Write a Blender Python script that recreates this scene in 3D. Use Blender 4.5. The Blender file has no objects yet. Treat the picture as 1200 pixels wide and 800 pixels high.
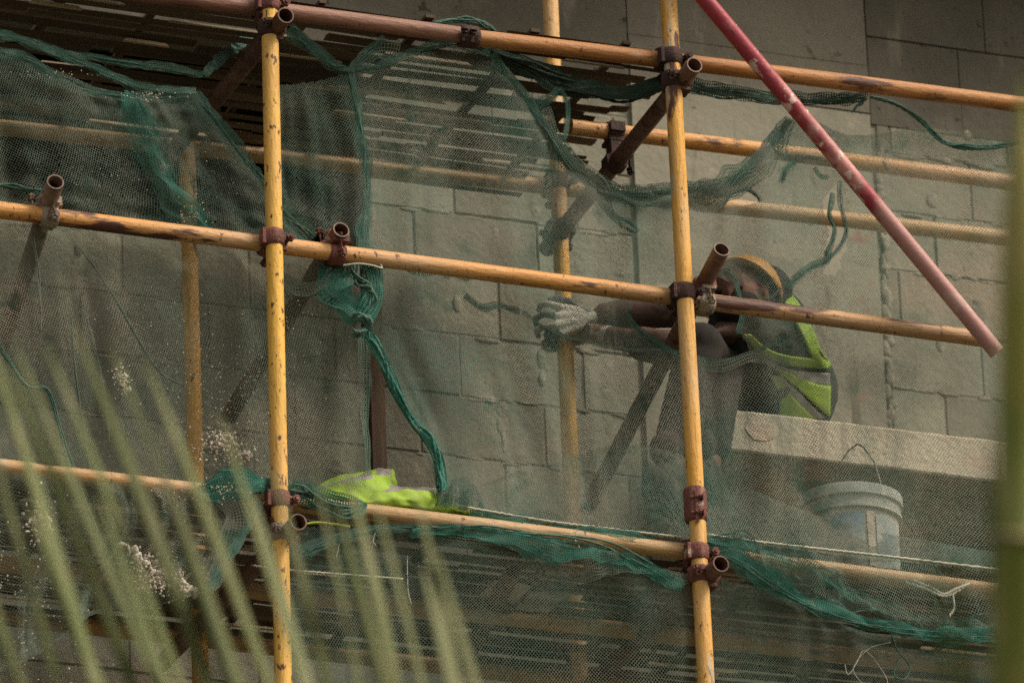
import bpy, bmesh, math, random
import numpy as np
from mathutils import Vector, Matrix, Quaternion, noise as mnoise
random.seed(7)
rng = np.random.default_rng(7)
S = bpy.context.scene
COL = S.collection
R_ = math.radians

# ------------------------------------------------------------------ camera
YAW, PITCH, ROLL, FPX, DIST = R_(22.36), R_(23.0), R_(2.235), 9614.0, 23.166
ZC = DIST * math.sin(PITCH) + 1.6
R0 = np.array([math.cos(YAW), -math.sin(YAW), 0.0])
FW = np.array([math.sin(YAW) * math.cos(PITCH), math.cos(YAW) * math.cos(PITCH), math.sin(PITCH)])
U0 = np.cross(R0, FW)
RT = R0 * math.cos(ROLL) - U0 * math.sin(ROLL)
UP = U0 * math.cos(ROLL) + R0 * math.sin(ROLL)
CAM = np.array([0, 0, ZC]) - DIST * FW
cd = bpy.data.cameras.new('camera')
cam = bpy.data.objects.new('camera', cd)
COL.objects.link(cam)
m = Matrix.Identity(4)
for i in range(3):
    m[i][0], m[i][1], m[i][2], m[i][3] = RT[i], UP[i], -FW[i], CAM[i]
cam.matrix_world = m
cd.sensor_fit = 'HORIZONTAL'
cd.sensor_width = 36
cd.lens = 36 * FPX / 1200
cd.clip_start, cd.clip_end = 0.5, 2000
cd.dof.use_dof = True
cd.dof.focus_distance = DIST + 0.05
cd.dof.aperture_fstop = 4.5
S.camera = cam

# ------------------------------------------------------------------ light
SUN_DIR = Vector((0.55, -0.48, 0.80)).normalized()      # towards the sun
W = bpy.data.worlds.new('World')
S.world = W
W.use_nodes = True
wn, wl = W.node_tree.nodes, W.node_tree.links
wn.clear()
sky = wn.new('ShaderNodeTexSky')
sky.sky_type = 'NISHITA'
sky.sun_disc = False
sky.sun_elevation = math.asin(SUN_DIR.z)
sky.sun_rotation = math.atan2(SUN_DIR.x, SUN_DIR.y)
sky.dust_density = 4.0
hs = wn.new('ShaderNodeHueSaturation')
hs.inputs['Saturation'].default_value = 0.25            # overcast: a pale, slightly warm dome
tint = wn.new('ShaderNodeMix')
tint.data_type = 'RGBA'
tint.blend_type = 'MULTIPLY'
tint.inputs[0].default_value = 1.0
tint.inputs[7].default_value = (1.0, 0.945, 0.82, 1)
bg = wn.new('ShaderNodeBackground')
bg.inputs[1].default_value = 0.10
wo = wn.new('ShaderNodeOutputWorld')
wl.new(sky.outputs[0], hs.inputs['Color'])
wl.new(hs.outputs[0], tint.inputs[6])
wl.new(tint.outputs[2], bg.inputs[0])
wl.new(bg.outputs[0], wo.inputs[0])
sd = bpy.data.lights.new('sun', 'SUN')
sd.energy = 1.4
sd.angle = R_(14)
sd.color = (1.0, 0.89, 0.73)
so = bpy.data.objects.new('sun', sd)
COL.objects.link(so)
so.rotation_euler = SUN_DIR.to_track_quat('Z', 'Y').to_euler()
so.location = (0, 0, 40)
S.view_settings.view_transform = 'Standard'
S.view_settings.look = 'None'
S.view_settings.gamma = 1.0
S.view_settings.exposure = 0.90
S.view_settings.use_curve_mapping = False
S.render.engine = 'CYCLES'
S.cycles.transparent_max_bounces = 24
S.cycles.max_bounces = 6
S.cycles.use_denoising = False


# ------------------------------------------------------------------ helpers
def at(u, v, Y):
    """Point on the upright plane Y (metres behind the outer uprights) seen at photo position u, v."""
    d = FW + (u - 600) / FPX * RT - (v - 400) / FPX * UP
    return Vector(CAM + (Y - CAM[1]) / d[1] * d)


def ats(u, v, Y):
    d = FW[None] + ((u - 600) / FPX)[:, None] * RT[None] - ((v - 400) / FPX)[:, None] * UP[None]
    t = (Y - CAM[1]) / d[:, 1]
    return CAM[None] + t[:, None] * d


def deep(u, v, dist):
    d = FW + (u - 600) / FPX * RT - (v - 400) / FPX * UP
    return Vector(CAM + dist * d)


def V(*a):
    return Vector(a)


def tag(o, label=None, cat=None, group=None, kind=None):
    if label: o['label'] = label
    if cat: o['category'] = cat
    if group: o['group'] = group
    if kind: o['kind'] = kind
    return o


def thing(name, loc, label, cat, group=None):
    o = bpy.data.objects.new(name, None)
    o.empty_display_size = 0.1
    o.location = loc
    COL.objects.link(o)
    return tag(o, label, cat, group)


def link_mesh(name, verts, faces, mat, parent=None, origin=None, smooth=False, mats=None, midx=None):
    """verts in world space; origin = where the object sits (or its parent's location)."""
    root = parent
    off = Vector((0, 0, 0))
    while root is not None:
        off += root.location
        root = root.parent
    if parent is None and origin is not None:
        off = Vector(origin)
    me = bpy.data.meshes.new(name)
    va = np.asarray(verts, dtype=np.float64) - np.array(off)[None]
    me.from_pydata(va.tolist() if not isinstance(faces, np.ndarray) else [], [], faces if not isinstance(faces, np.ndarray) else [])
    if isinstance(faces, np.ndarray):                     # quads only, fast path
        nv, nf = len(va), len(faces)
        me.vertices.add(nv)
        me.vertices.foreach_set('co', va.astype(np.float32).ravel())
        me.loops.add(nf * 4)
        me.loops.foreach_set('vertex_index', faces.astype(np.int32).ravel())
        me.polygons.add(nf)
        me.polygons.foreach_set('loop_start', np.arange(0, nf * 4, 4, dtype=np.int32))
        me.update(calc_edges=True)
    for mm in (mats or [mat]):
        me.materials.append(mm)
    if midx is not None:
        me.polygons.foreach_set('material_index', np.asarray(midx, dtype=np.int32))
    if smooth:
        me.polygons.foreach_set('use_smooth', np.ones(len(me.polygons), dtype=bool))
    me.update()
    o = bpy.data.objects.new(name, me)
    if parent is None:
        o.location = off
    else:
        o.parent = parent
    COL.objects.link(o)
    return o


def frame_of(d):
    d = d.normalized()
    a = V(0, 0, 1) if abs(d.z) < 0.9 else V(1, 0, 0)
    x = d.cross(a).normalized()
    return x, x.cross(d).normalized()


class MB:
    def __init__(s):
        s.v, s.f, s.mi = [], [], []
        s.cur = 0

    def add(s, vs, fs):
        b = len(s.v)
        s.v += [tuple(p) for p in vs]
        s.f += [tuple(i + b for i in q) for q in fs]
        s.mi += [s.cur] * len(fs)

    def tube(s, pts, r, n=10, caps=True):
        pts = [Vector(p) for p in pts]
        k = len(pts)
        rs = r if isinstance(r, (list, tuple)) else [r] * k
        vs, fs = [], []
        x = None
        for i, p in enumerate(pts):
            d = (pts[min(i + 1, k - 1)] - pts[max(i - 1, 0)]).normalized()
            if x is None:
                x, y = frame_of(d)
            else:
                x = (x - d * x.dot(d)).normalized()
                y = d.cross(x)
            for j in range(n):
                a = 2 * math.pi * j / n
                vs.append(p + (x * math.cos(a) + y * math.sin(a)) * rs[i])
        for i in range(k - 1):
            for j in range(n):
                fs.append((i * n + j, i * n + (j + 1) % n, (i + 1) * n + (j + 1) % n, (i + 1) * n + j))
        if caps:
            fs.append(tuple(range(n - 1, -1, -1)))
            fs.append(tuple((k - 1) * n + j for j in range(n)))
        s.add(vs, fs)

    def pipe(s, p0, p1, ro=0.0242, ri=0.0205, n=28, seg=2, wob=0.0):
        """Hollow tube with open ends."""
        d = (p1 - p0)
        x, y = frame_of(d)
        vs, fs = [], []
        rings = [(i / seg, ro) for i in range(seg + 1)] + [((seg - i) / seg, ri) for i in range(seg + 1)]
        for t, r in rings:
            c = p0 + d * t
            if wob:
                c = c + x * wob * math.sin(t * 3.1) + y * wob * math.sin(t * 2.3)
            for j in range(n):
                a = 2 * math.pi * j / n
                vs.append(c + (x * math.cos(a) + y * math.sin(a)) * r)
        k = len(rings)
        for i in range(k):
            for j in range(n):
                i2 = (i + 1) % k
                fs.append((i * n + j, i * n + (j + 1) % n, i2 * n + (j + 1) % n, i2 * n + j))
        s.add(vs, fs)

    def box(s, c, ax, ay, az):
        vs = [c + ax * i + ay * j + az * k for i in (-1, 1) for j in (-1, 1) for k in (-1, 1)]
        s.add(vs, [(0, 1, 3, 2), (4, 6, 7, 5), (0, 4, 5, 1), (2, 3, 7, 6), (0, 2, 6, 4), (1, 5, 7, 3)])

    def aabb(s, x0, x1, y0, y1, z0, z1):
        s.box(V((x0 + x1) / 2, (y0 + y1) / 2, (z0 + z1) / 2), V((x1 - x0) / 2, 0, 0), V(0, (y1 - y0) / 2, 0), V(0, 0, (z1 - z0) / 2))

    def band(s, c, axis, ref, ro, ri, w, a0, a1, n=22):
        """Part of a ring round axis; angles measured from ref."""
        axis = axis.normalized()
        x = (ref - axis * ref.dot(axis)).normalized()
        y = axis.cross(x)
        vs, fs = [], []
        for i in range(n + 1):
            a = a0 + (a1 - a0) * i / n
            d = x * math.cos(a) + y * math.sin(a)
            bulge = 0.0012 * math.sin(i * 1.7)
            for r, h in ((ri, -w / 2), (ro + bulge, -w / 2 + .003), (ro + .0035 + bulge, -w / 2 + .011), (ro + .0035 + bulge, w / 2 - .011), (ro + bulge, w / 2 - .003), (ri, w / 2)):
                vs.append(c + d * r + axis * h)
        q = 6
        for i in range(n):
            for j in range(q):
                fs.append((i * q + j, i * q + (j + 1) % q, (i + 1) * q + (j + 1) % q, (i + 1) * q + j))
        fs.append(tuple(range(q)))
        fs.append(tuple(n * q + j for j in range(q - 1, -1, -1)))
        s.add(vs, fs)

    def ell(s, c, rx, ry, rz, axes=None, nu=14, nv=9):
        X, Y, Z = axes or (V(1, 0, 0), V(0, 1, 0), V(0, 0, 1))
        vs, fs = [], []
        for i in range(nv + 1):
            th = math.pi * i / nv
            for j in range(nu):
                ph = 2 * math.pi * j / nu
                vs.append(c + X * rx * math.sin(th) * math.cos(ph) + Y * ry * math.sin(th) * math.sin(ph) + Z * rz * math.cos(th))
        for i in range(nv):
            for j in range(nu):
                fs.append((i * nu + j, (i + 1) * nu + j, (i + 1) * nu + (j + 1) % nu, i * nu + (j + 1) % nu))
        s.add(vs, fs)

    def limb(s, pts, rs, n=14):
        """Rounded tapered limb: tube plus balls at the joints."""
        s.tube(pts, rs, n)
        for p, r in zip(pts, rs):
            s.ell(Vector(p), r, r, r)

    def build(s, name, mat, parent=None, origin=None, smooth=False, mats=None):
        return link_mesh(name, s.v, s.f, mat, parent, origin, smooth, mats, s.mi if mats else None)


def smooth_by_angle(o, deg=40):
    me = o.data
    me.polygons.foreach_set('use_smooth', np.ones(len(me.polygons), dtype=bool))
    try:
        me.set_sharp_from_angle(angle=R_(deg))
    except Exception:
        pass
    return o


# ------------------------------------------------------------------ materials
def mat(name, base, layers=(), rough=0.7, metal=0.0, bump=0.0, bump_scale=60, island=0.0, transl=0.0, stretch=(1, 1, 1), spec=0.3, scuff=None):
    """layers: (scale, lo, hi, colour, detail, stretch or None) painted over the base by thresholded noise."""
    M = bpy.data.materials.new(name)
    M.use_nodes = True
    nt = M.node_tree
    N, L = nt.nodes, nt.links
    b = N['Principled BSDF']
    b.inputs['Roughness'].default_value = rough
    b.inputs['Metallic'].default_value = metal
    b.inputs['Specular IOR Level'].default_value = spec
    tc = N.new('ShaderNodeTexCoord')
    oi = N.new('ShaderNodeObjectInfo')
    mul = N.new('ShaderNodeMath'); mul.operation = 'MULTIPLY'; mul.inputs[1].default_value = 37.0
    L.new(oi.outputs['Random'], mul.inputs[0])

    def coords(st):
        mp = N.new('ShaderNodeMapping')
        mp.inputs['Scale'].default_value = st
        L.new(tc.outputs['Object'], mp.inputs['Vector'])
        return mp.outputs[0]
    col = N.new('ShaderNodeRGB')
    col.outputs[0].default_value = (*base, 1)
    cur = col.outputs[0]
    for ly in layers:
        sc, lo, hi, c, det = ly[:5]
        st = ly[5] if len(ly) > 5 and ly[5] else stretch
        nz = N.new('ShaderNodeTexNoise')
        nz.noise_dimensions = '4D'
        nz.inputs['Scale'].default_value = sc
        nz.inputs['Detail'].default_value = det
        nz.inputs['Roughness'].default_value = 0.6
        L.new(coords(st), nz.inputs['Vector'])
        L.new(mul.outputs[0], nz.inputs['W'])
        mr = N.new('ShaderNodeMapRange')
        mr.interpolation_type = 'SMOOTHSTEP'
        mr.inputs['From Min'].default_value = lo
        mr.inputs['From Max'].default_value = hi
        L.new(nz.outputs[0], mr.inputs['Value'])
        mx = N.new('ShaderNodeMix'); mx.data_type = 'RGBA'
        L.new(mr.outputs[0], mx.inputs[0])
        L.new(cur, mx.inputs[6])
        mx.inputs[7].default_value = (*c, 1)
        cur = mx.outputs[2]
    if island:
        ge = N.new('ShaderNodeNewGeometry')
        mr = N.new('ShaderNodeMapRange')
        mr.inputs['To Min'].default_value = 1 - island
        mr.inputs['To Max'].default_value = 1 + island
        L.new(ge.outputs['Random Per Island'], mr.inputs['Value'])
        hv = N.new('ShaderNodeHueSaturation')
        L.new(mr.outputs[0], hv.inputs['Value'])
        L.new(cur, hv.inputs['Color'])
        cur = hv.outputs[0]
    L.new(cur, b.inputs['Base Color'])
    if bump:
        nz = N.new('ShaderNodeTexNoise')
        nz.inputs['Scale'].default_value = bump_scale
        nz.inputs['Detail'].default_value = 6
        L.new(coords(stretch), nz.inputs['Vector'])
        bp = N.new('ShaderNodeBump')
        bp.inputs['Strength'].default_value = bump
        bp.inputs['Distance'].default_value = 0.01
        L.new(nz.outputs[0], bp.inputs['Height'])
        L.new(bp.outputs[0], b.inputs['Normal'])
    if transl:
        tr = N.new('ShaderNodeBsdfTranslucent')
        L.new(cur, tr.inputs['Color'])
        ms = N.new('ShaderNodeMixShader')
        ms.inputs[0].default_value = transl
        L.new(b.outputs[0], ms.inputs[1])
        L.new(tr.outputs[0], ms.inputs[2])
        L.new(ms.outputs[0], N['Material Output'].inputs['Surface'])
    return M


RUST = (0.085, 0.032, 0.022)
DUST = (0.42, 0.37, 0.30)


def paint(name, base, second, axis, rust=0.62, dust=0.66, spots=0.64):
    st = {'z': (1, 1, .28), 'x': (.22, 1, 1), 'd': (.5, 1, .5)}[axis]
    fine = {'z': (1, 1, .1), 'x': (.1, 1, 1), 'd': (.4, 1, .4)}[axis]
    return mat(name, base, [
        (5, .40, .62, second, 4, st),
        (30, .50, .72, tuple(c * .72 for c in base), 5, fine),
        (60, .52, .75, tuple(c * .55 for c in base), 6, fine),
        (2.2, .52, .70, tuple(c * .62 for c in second), 6, st),
        (11, dust - .02, dust + .08, DUST, 6, st),
        (14, rust - .02, rust + .04, RUST, 7, st),
        (58, spots, spots + .06, (.10, .045, .026), 5, (1, 1, .45)),
        (140, .62, .70, (.13, .07, .04), 3, (1, 1, .8)),
    ], rough=.55, bump=.3, bump_scale=110, stretch=st, spec=.35)


M = {}
M['yellow_z'] = paint('yellow paint upright', (.74, .42, .07), (.64, .36, .11), 'z', .64, .66, .58)
M['ochre_z'] = paint('ochre paint upright', (.72, .36, .05), (.60, .37, .17), 'z', .62, .58, .62)
M['orange_x'] = paint('orange paint rail', (.60, .28, .075), (.55, .34, .19), 'x', .59, .62, .60)
M['orange2_x'] = paint('deep orange rail', (.40, .155, .04), (.42, .20, .075), 'x', .62, .66, .62)
M['tan_x'] = paint('tan worn rail', (.40, .225, .085), (.42, .28, .15), 'x', .61, .60, .62)
M['maroon_x'] = paint('maroon rusted rail', (.17, .072, .058), (.26, .13, .09), 'x', .60, .70, .62)
M['brown_d'] = paint('brown rusted cross tube', (.105, .05, .038), (.18, .10, .075), 'd', .58, .70, .66)
M['pale_d'] = paint('grey brown cross tube', (.20, .13, .10), (.30, .22, .18), 'd', .62, .64, .66)
M['crimson'] = mat('crimson worn paint', (.31, .04, .058), [
    (4, .52, .60, (.52, .24, .22), 5, (.6, 1, .6)), (9, .60, .63, (.62, .46, .42), 6, (1, 1, 1)),
    (26, .66, .70, (.68, .50, .46), 5, (1, 1, 1)), (40, .62, .70, (.18, .03, .035), 4, (1, 1, 1)), (70, .64, .68, (.60, .46, .42), 4, (1, 1, .35)), (16, .66, .70, (.10, .045, .035), 6, (1, 1, 1))], rough=.5, bump=.15, bump_scale=80)
_n, _l = M['crimson'].node_tree.nodes, M['crimson'].node_tree.links     # the lower half has been scraped to pink primer
_b = _n['Principled BSDF']
_src = _b.inputs['Base Color'].links[0].from_socket
_tc = _n.new('ShaderNodeTexCoord'); _sx = _n.new('ShaderNodeSeparateXYZ'); _nz = _n.new('ShaderNodeTexNoise')
_nz.inputs['Scale'].default_value = 7; _nz.inputs['Detail'].default_value = 7
_l.new(_tc.outputs['Object'], _sx.inputs[0]); _l.new(_tc.outputs['Object'], _nz.inputs['Vector'])
_ad = _n.new('ShaderNodeMath'); _ad.operation = 'MULTIPLY_ADD'; _ad.inputs[1].default_value = -.42
_l.new(_sx.outputs['Z'], _ad.inputs[0]); _l.new(_nz.outputs[0], _ad.inputs[2])
_mr = _n.new('ShaderNodeMapRange'); _mr.interpolation_type = 'SMOOTHSTEP'; _mr.inputs['From Min'].default_value = .62; _mr.inputs['From Max'].default_value = .80; _mr.inputs['To Max'].default_value = .85
_l.new(_ad.outputs[0], _mr.inputs['Value'])
_mx = _n.new('ShaderNodeMix'); _mx.data_type = 'RGBA'; _mx.inputs[7].default_value = (.43, .24, .22, 1)
_l.new(_mr.outputs[0], _mx.inputs[0]); _l.new(_src, _mx.inputs[6]); _l.new(_mx.outputs[2], _b.inputs['Base Color'])
M['rust'] = mat('rusted cast steel', (.17, .062, .05), [(18, .45, .62, (.085, .036, .03), 6), (40, .58, .66, (.26, .12, .095), 5), (14, .64, .70, (.32, .25, .2), 6)], rough=.75, bump=.5, bump_scale=140)
M['rust_dark'] = mat('dark rusted steel', (.06, .03, .024), [(18, .45, .62, (.035, .02, .018), 6), (30, .62, .68, (.14, .075, .05), 5)], rough=.8, bump=.5, bump_scale=140)
M['cement_steel'] = mat('cement splashed steel', (.30, .25, .20), [(24, .48, .60, (.14, .085, .065), 6), (50, .6, .66, (.42, .37, .31), 5)], rough=.85, bump=.7, bump_scale=120)
M['net'] = mat('green netting cord', (.135, .20, .16), [(3, .42, .60, (.25, .262, .21), 5), (9, .55, .68, (.06, .15, .11), 4)], rough=.8, transl=.35)
M['net_dusty'] = mat('dusty green netting cord', (.16, .205, .16), [(3.5, .46, .64, (.32, .31, .245), 6), (10, .58, .68, (.05, .12, .09), 4)], rough=.85, transl=.35)
M['net_dark'] = mat('dark green netting cord', (.10, .16, .125), [(4, .45, .6, (.16, .19, .15), 5)], rough=.8, transl=.35)
M['net_teal'] = mat('bunched teal netting', (.04, .18, .14), [(12, .45, .62, (.08, .25, .20), 5), (30, .58, .68, (.018, .08, .06), 5), (16, .60, .70, (.24, .30, .25), 5)], rough=.75, transl=.3)
M['net_rolled'] = mat('dirty rolled netting', (.035, .06, .045), [(12, .45, .62, (.055, .095, .075), 5), (9, .62, .68, (.20, .18, .14), 5)], rough=.85, transl=.2)
M['hem'] = mat('faded green net hem', (.06, .145, .112), [(15, .45, .62, (.12, .20, .16), 5), (40, .62, .68, (.03, .12, .09), 4)], rough=.75, transl=.2)
M['hem_dark'] = mat('dark green net hem', (.045, .10, .08), [(15, .45, .62, (.07, .14, .105), 5)], rough=.8)
M['cord'] = mat('pale cord', (.42, .41, .34), [(60, .5, .6, (.25, .28, .22), 3)], rough=.85)
M['plaster'] = mat('plaster crumbs', (.56, .50, .42), [(30, .5, .6, (.40, .35, .29), 3)], rough=.95, bump=.6, bump_scale=90)
M['block'] = mat('concrete block', (.25, .238, .188), [
    (1.3, .40, .62, (.185, .178, .14), 6), (7, .50, .70, (.29, .268, .208), 6), (2.6, .60, .70, (.30, .245, .19), 5),
    (3.5, .54, .72, (.125, .116, .09), 7), (1.1, .56, .66, (.29, .235, .18), 6), (11, .62, .72, (.35, .315, .25), 6), (45, .60, .70, (.16, .146, .112), 4),
    (8, .58, .74, (.15, .14, .11), 5, (1, 1, .14))], rough=.95, bump=.5, bump_scale=45, island=.2, spec=.1)
M['mortar'] = mat('mortar', (.22, .207, .165), [(5, .54, .68, (.085, .078, .062), 5)], rough=.95, bump=.6, bump_scale=60, spec=.1)
M['mortar_smear'] = mat('mortar smear', (.215, .20, .158), [(20, .45, .6, (.30, .265, .21), 5), (6, .55, .66, (.17, .15, .12), 5)], rough=.95, bump=.6, bump_scale=60, spec=.1)
M['concrete'] = mat('cast concrete', (.275, .258, .205), [
    (1.6, .42, .62, (.205, .195, .156), 6), (4.5, .54, .66, (.31, .265, .21), 6), (9, .60, .70, (.34, .31, .25), 6),
    (6, .64, .70, (.28, .17, .14), 4), (40, .62, .70, (.16, .135, .104), 4), (13, .60, .72, (.14, .12, .092), 5, (1, 1, .12))], rough=.95, bump=.4, bump_scale=35, spec=.1)
M['slab'] = mat('pale slab concrete', (.44, .39, .305), [
    (3, .45, .62, (.36, .32, .25), 6), (16, .52, .68, (.24, .215, .17), 5, (1, 1, .12)), (7, .56, .68, (.29, .26, .205), 5, (1, 1, .2)), (8, .60, .66, (.38, .30, .24), 5), (50, .60, .68, (.24, .2, .16), 4)],
    rough=.95, bump=.5, bump_scale=60, spec=.1)
M['beam'] = mat('dark beam concrete', (.125, .112, .09), [
    (1.8, .42, .62, (.092, .083, .067), 6), (10, .56, .70, (.165, .148, .118), 6, (1, 1, .3)), (30, .6, .68, (.05, .044, .035), 5)], rough=.95, bump=.45, bump_scale=40, spec=.1)  # darker overall than the column concrete
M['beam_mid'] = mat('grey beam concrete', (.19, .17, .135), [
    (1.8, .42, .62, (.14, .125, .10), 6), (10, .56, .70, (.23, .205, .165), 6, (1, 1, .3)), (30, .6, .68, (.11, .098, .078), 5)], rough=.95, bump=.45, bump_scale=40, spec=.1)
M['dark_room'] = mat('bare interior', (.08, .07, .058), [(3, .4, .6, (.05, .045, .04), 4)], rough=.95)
M['streak_light'] = mat('painted light streaks', (.42, .34, .24), [(6, .45, .62, (.30, .235, .16), 5, (.2, 1, 1))], rough=.8, island=.3)  # pale colour stands in for light showing between the slats
M['bamboo'] = mat('weathered bamboo slats', (.12, .09, .064), [
    (2.0, .42, .6, (.08, .062, .046), 5, (.3, 1, 1)), (12, .5, .68, (.13, .095, .062), 5, (.06, 1, 1)), (8, .65, .70, (.2, .16, .12), 6, (.4, 1, 1))], rough=.85, bump=.4, bump_scale=60, island=.4, stretch=(.1, 1, 1), spec=.15)
M['plywood'] = mat('old grey plywood', (.15, .12, .09), [(4, .45, .6, (.21, .17, .13), 6, (.2, 1, 1)), (20, .55, .68, (.09, .07, .05), 5, (.06, 1, 1))], rough=.9, bump=.4, bump_scale=50, stretch=(.2, 1, 1))
M['pale_board'] = mat('pale shuttering board', (.48, .46, .40), [(8, .5, .64, (.36, .34, .29), 5)], rough=.9)
M['timber'] = mat('dark timber', (.075, .048, .032), [(10, .45, .62, (.12, .08, .055), 6, (1, 1, .08)), (20, .6, .68, (.04, .028, .02), 5, (1, 1, .08))], rough=.9, bump=.5, bump_scale=50, stretch=(1, 1, .15))
M['lime'] = mat('fluorescent lime fabric', (.29, .43, .05), [(6, .45, .65, (.23, .35, .055), 5), (14, .6, .7, (.34, .46, .11), 5)], rough=.75, bump=.3, bump_scale=35, transl=.1)
M['reflective'] = mat('grey reflective tape', (.27, .25, .23), [(9, .45, .62, (.20, .19, .175), 5)], rough=.5, bump=.3, bump_scale=40)
M['vest_black'] = mat('black vest fabric', (.022, .026, .023), [(9, .5, .65, (.035, .04, .035), 5)], rough=.85, bump=.4, bump_scale=30)
M['trousers'] = mat('dark brown work trousers', (.024, .019, .017), [(5, .45, .62, (.036, .029, .025), 5), (14, .64, .72, (.06, .05, .04), 5)], rough=.9, bump=.5, bump_scale=22)
M['sleeve'] = mat('brown shirt sleeve', (.075, .046, .036), [(6, .45, .62, (.10, .06, .046), 5), (16, .62, .7, (.15, .10, .08), 5)], rough=.9, bump=.5, bump_scale=25)
M['skin'] = mat('tanned skin', (.17, .085, .06), [(12, .45, .62, (.13, .062, .043), 5)], rough=.55, bump=.15, bump_scale=80)
M['mask'] = mat('black face cover', (.012, .011, .012), [], rough=.9, bump=.4, bump_scale=40)
M['helmet'] = mat('dull yellow helmet shell', (.36, .19, .045), [(14, .55, .68, (.36, .15, .045), 5), (30, .64, .7, (.45, .38, .3), 4)], rough=.45)
M['glove'] = mat('grey white knit glove', (.46, .44, .38), [(14, .48, .64, (.34, .33, .29), 5), (9, .62, .68, (.24, .24, .22), 5)], rough=.95, bump=.5, bump_scale=120)
M['glove_dip'] = mat('slate rubber dip', (.075, .095, .10), [(20, .5, .64, (.16, .175, .17), 5)], rough=.7, bump=.4, bump_scale=120)
M['boot'] = mat('dusty dark boot', (.05, .035, .03), [(12, .5, .64, (.16, .13, .105), 5)], rough=.85, bump=.3)
M['sole'] = mat('black rubber sole', (.02, .018, .017), [(14, .55, .68, (.10, .085, .07), 5)], rough=.9)
M['bucket'] = mat('cement stained pale plastic', (.42, .42, .375), [
    (5, .45, .62, (.32, .335, .305), 6), (9, .57, .66, (.27, .32, .33), 6), (4, .50, .64, (.23, .215, .18), 7, (1, 1, .5)), (16, .60, .68, (.55, .50, .42), 6, (1, 1, .3)), (30, .62, .70, (.30, .27, .22), 5)], rough=.7, bump=.3, bump_scale=50)
M['bucket_blue'] = mat('scuffed blue print', (.17, .27, .35), [(11, .41, .55, (.38, .40, .37), 7), (24, .58, .66, (.50, .47, .40), 5)], rough=.7)
M['drip'] = mat('dried cement drip', (.55, .49, .41), [(22, .5, .64, (.42, .37, .31), 5)], rough=.95, bump=.6, bump_scale=70)
M['drip_white'] = mat('pale paint mark', (.50, .38, .35), [(25, .5, .62, (.36, .14, .14), 4)], rough=.8)
M['wire'] = mat('galvanised wire', (.30, .28, .25), [(40, .5, .6, (.16, .11, .09), 3)], rough=.55, metal=.4)
M['leaf'] = mat('pale palm leaflet', (.35, .365, .19), [(1.5, .40, .62, (.24, .275, .12), 5), (14, .55, .68, (.42, .40, .26), 4, (1, 1, .15))], rough=.55, island=.32, transl=.5, spec=.35)
M['leaf_deep'] = mat('green palm leaflet', (.11, .15, .03), [(4, .45, .62, (.16, .18, .05), 5)], rough=.5, transl=.3, spec=.35)
M['rachis'] = mat('palm leaf stalk', (.20, .20, .07), [(6, .45, .62, (.26, .22, .10), 4)], rough=.6)
M['cane'] = mat('green palm cane', (.15, .175, .03), [(7, .45, .60, (.23, .225, .05), 5, (1, 1, .08)), (16, .56, .68, (.30, .26, .09), 5, (1, 1, .05)), (9, .64, .70, (.06, .06, .02), 4)], rough=.5, spec=.35)
M['cane_ring'] = mat('pale cane ring', (.34, .29, .16), [(30, .5, .62, (.24, .20, .11), 4)], rough=.8)
M['trunk'] = mat('palm bark', (.17, .13, .09), [(14, .45, .62, (.10, .075, .055), 6, (1, 1, .5))], rough=.95, bump=.6, bump_scale=30)
M['ground'] = mat('weedy dark earth', (.085, .075, .05), [(.3, .42, .6, (.05, .065, .03), 6), (3, .5, .64, (.12, .10, .075), 6), (20, .55, .66, (.06, .05, .038), 5)], rough=1, bump=.6, bump_scale=8)

# ------------------------------------------------------------------ ground and building
me = MB()
me.add([(-400, -400, 0), (400, -400, 0), (400, 400, 0), (-400, 400, 0)], [(0, 1, 2, 3)])
tag(me.build('ground', M['ground'], origin=(0, 0, 0)), 'dark weedy earth at the foot of the unfinished building', 'ground', kind='structure')

YW = 1.30                                   # face of the block wall
bld = thing('unfinished_building', (0, 4, 0), 'unfinished grey concrete block building behind the scaffold', 'building')
z_of = lambda u, v, y: at(u, v, y).z
x_of = lambda u, v, y: at(u, v, y).x
zj = z_of(450, 382, YW)                     # a bed joint
xj = x_of(583, 333, YW)                     # a cross joint in the course below
BH, BL, JT = 0.1985, 0.40, 0.005
XL, XR, ZB, ZT = -3.2, 3.6, zj - 14 * BH, zj + 17 * BH
px0, px1 = x_of(748, 330, YW), x_of(1029, 330, YW)          # cast column
bz0 = z_of(800, 106, YW)                                     # underside of the ring beam
bz1 = z_of(800, 50, YW)
wx0, wx1 = x_of(-40, 240, YW), x_of(429, 250, YW)            # window opening
wz0 = z_of(380, 291, YW)
wz0 = zj + round((wz0 - zj) / BH) * BH
wz1 = bz0

# core of the building, behind the facing (with the window opening left out)
core = MB()
Y0 = YW + .0030
core.aabb(-14, XL, Y0 - .01, 9, 0, 17)
core.aabb(XR, 14, Y0 - .01, 9, 0, 17)
core.aabb(XL, XR, Y0 - .01, 9, 0, ZB)
core.aabb(XL, XR, Y0 - .01, 9, ZT, 17)
core.build('outer_wall', M['block'], bld)
mo = MB()
mo.aabb(XL, wx0, Y0, YW + .22, ZB, ZT)
mo.aabb(wx1, XR, Y0, YW + .22, ZB, ZT)
mo.aabb(wx0, wx1, Y0, YW + .22, ZB, wz0)
mo.aabb(wx0, wx1, Y0, YW + .22, wz1, ZT)
mo.build('mortar_bed', M['mortar'], bld)
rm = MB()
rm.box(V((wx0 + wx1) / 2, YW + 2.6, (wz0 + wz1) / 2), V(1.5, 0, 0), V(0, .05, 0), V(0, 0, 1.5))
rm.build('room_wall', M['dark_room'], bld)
blk = MB()
r = 0
z = ZB
row = -14
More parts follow.
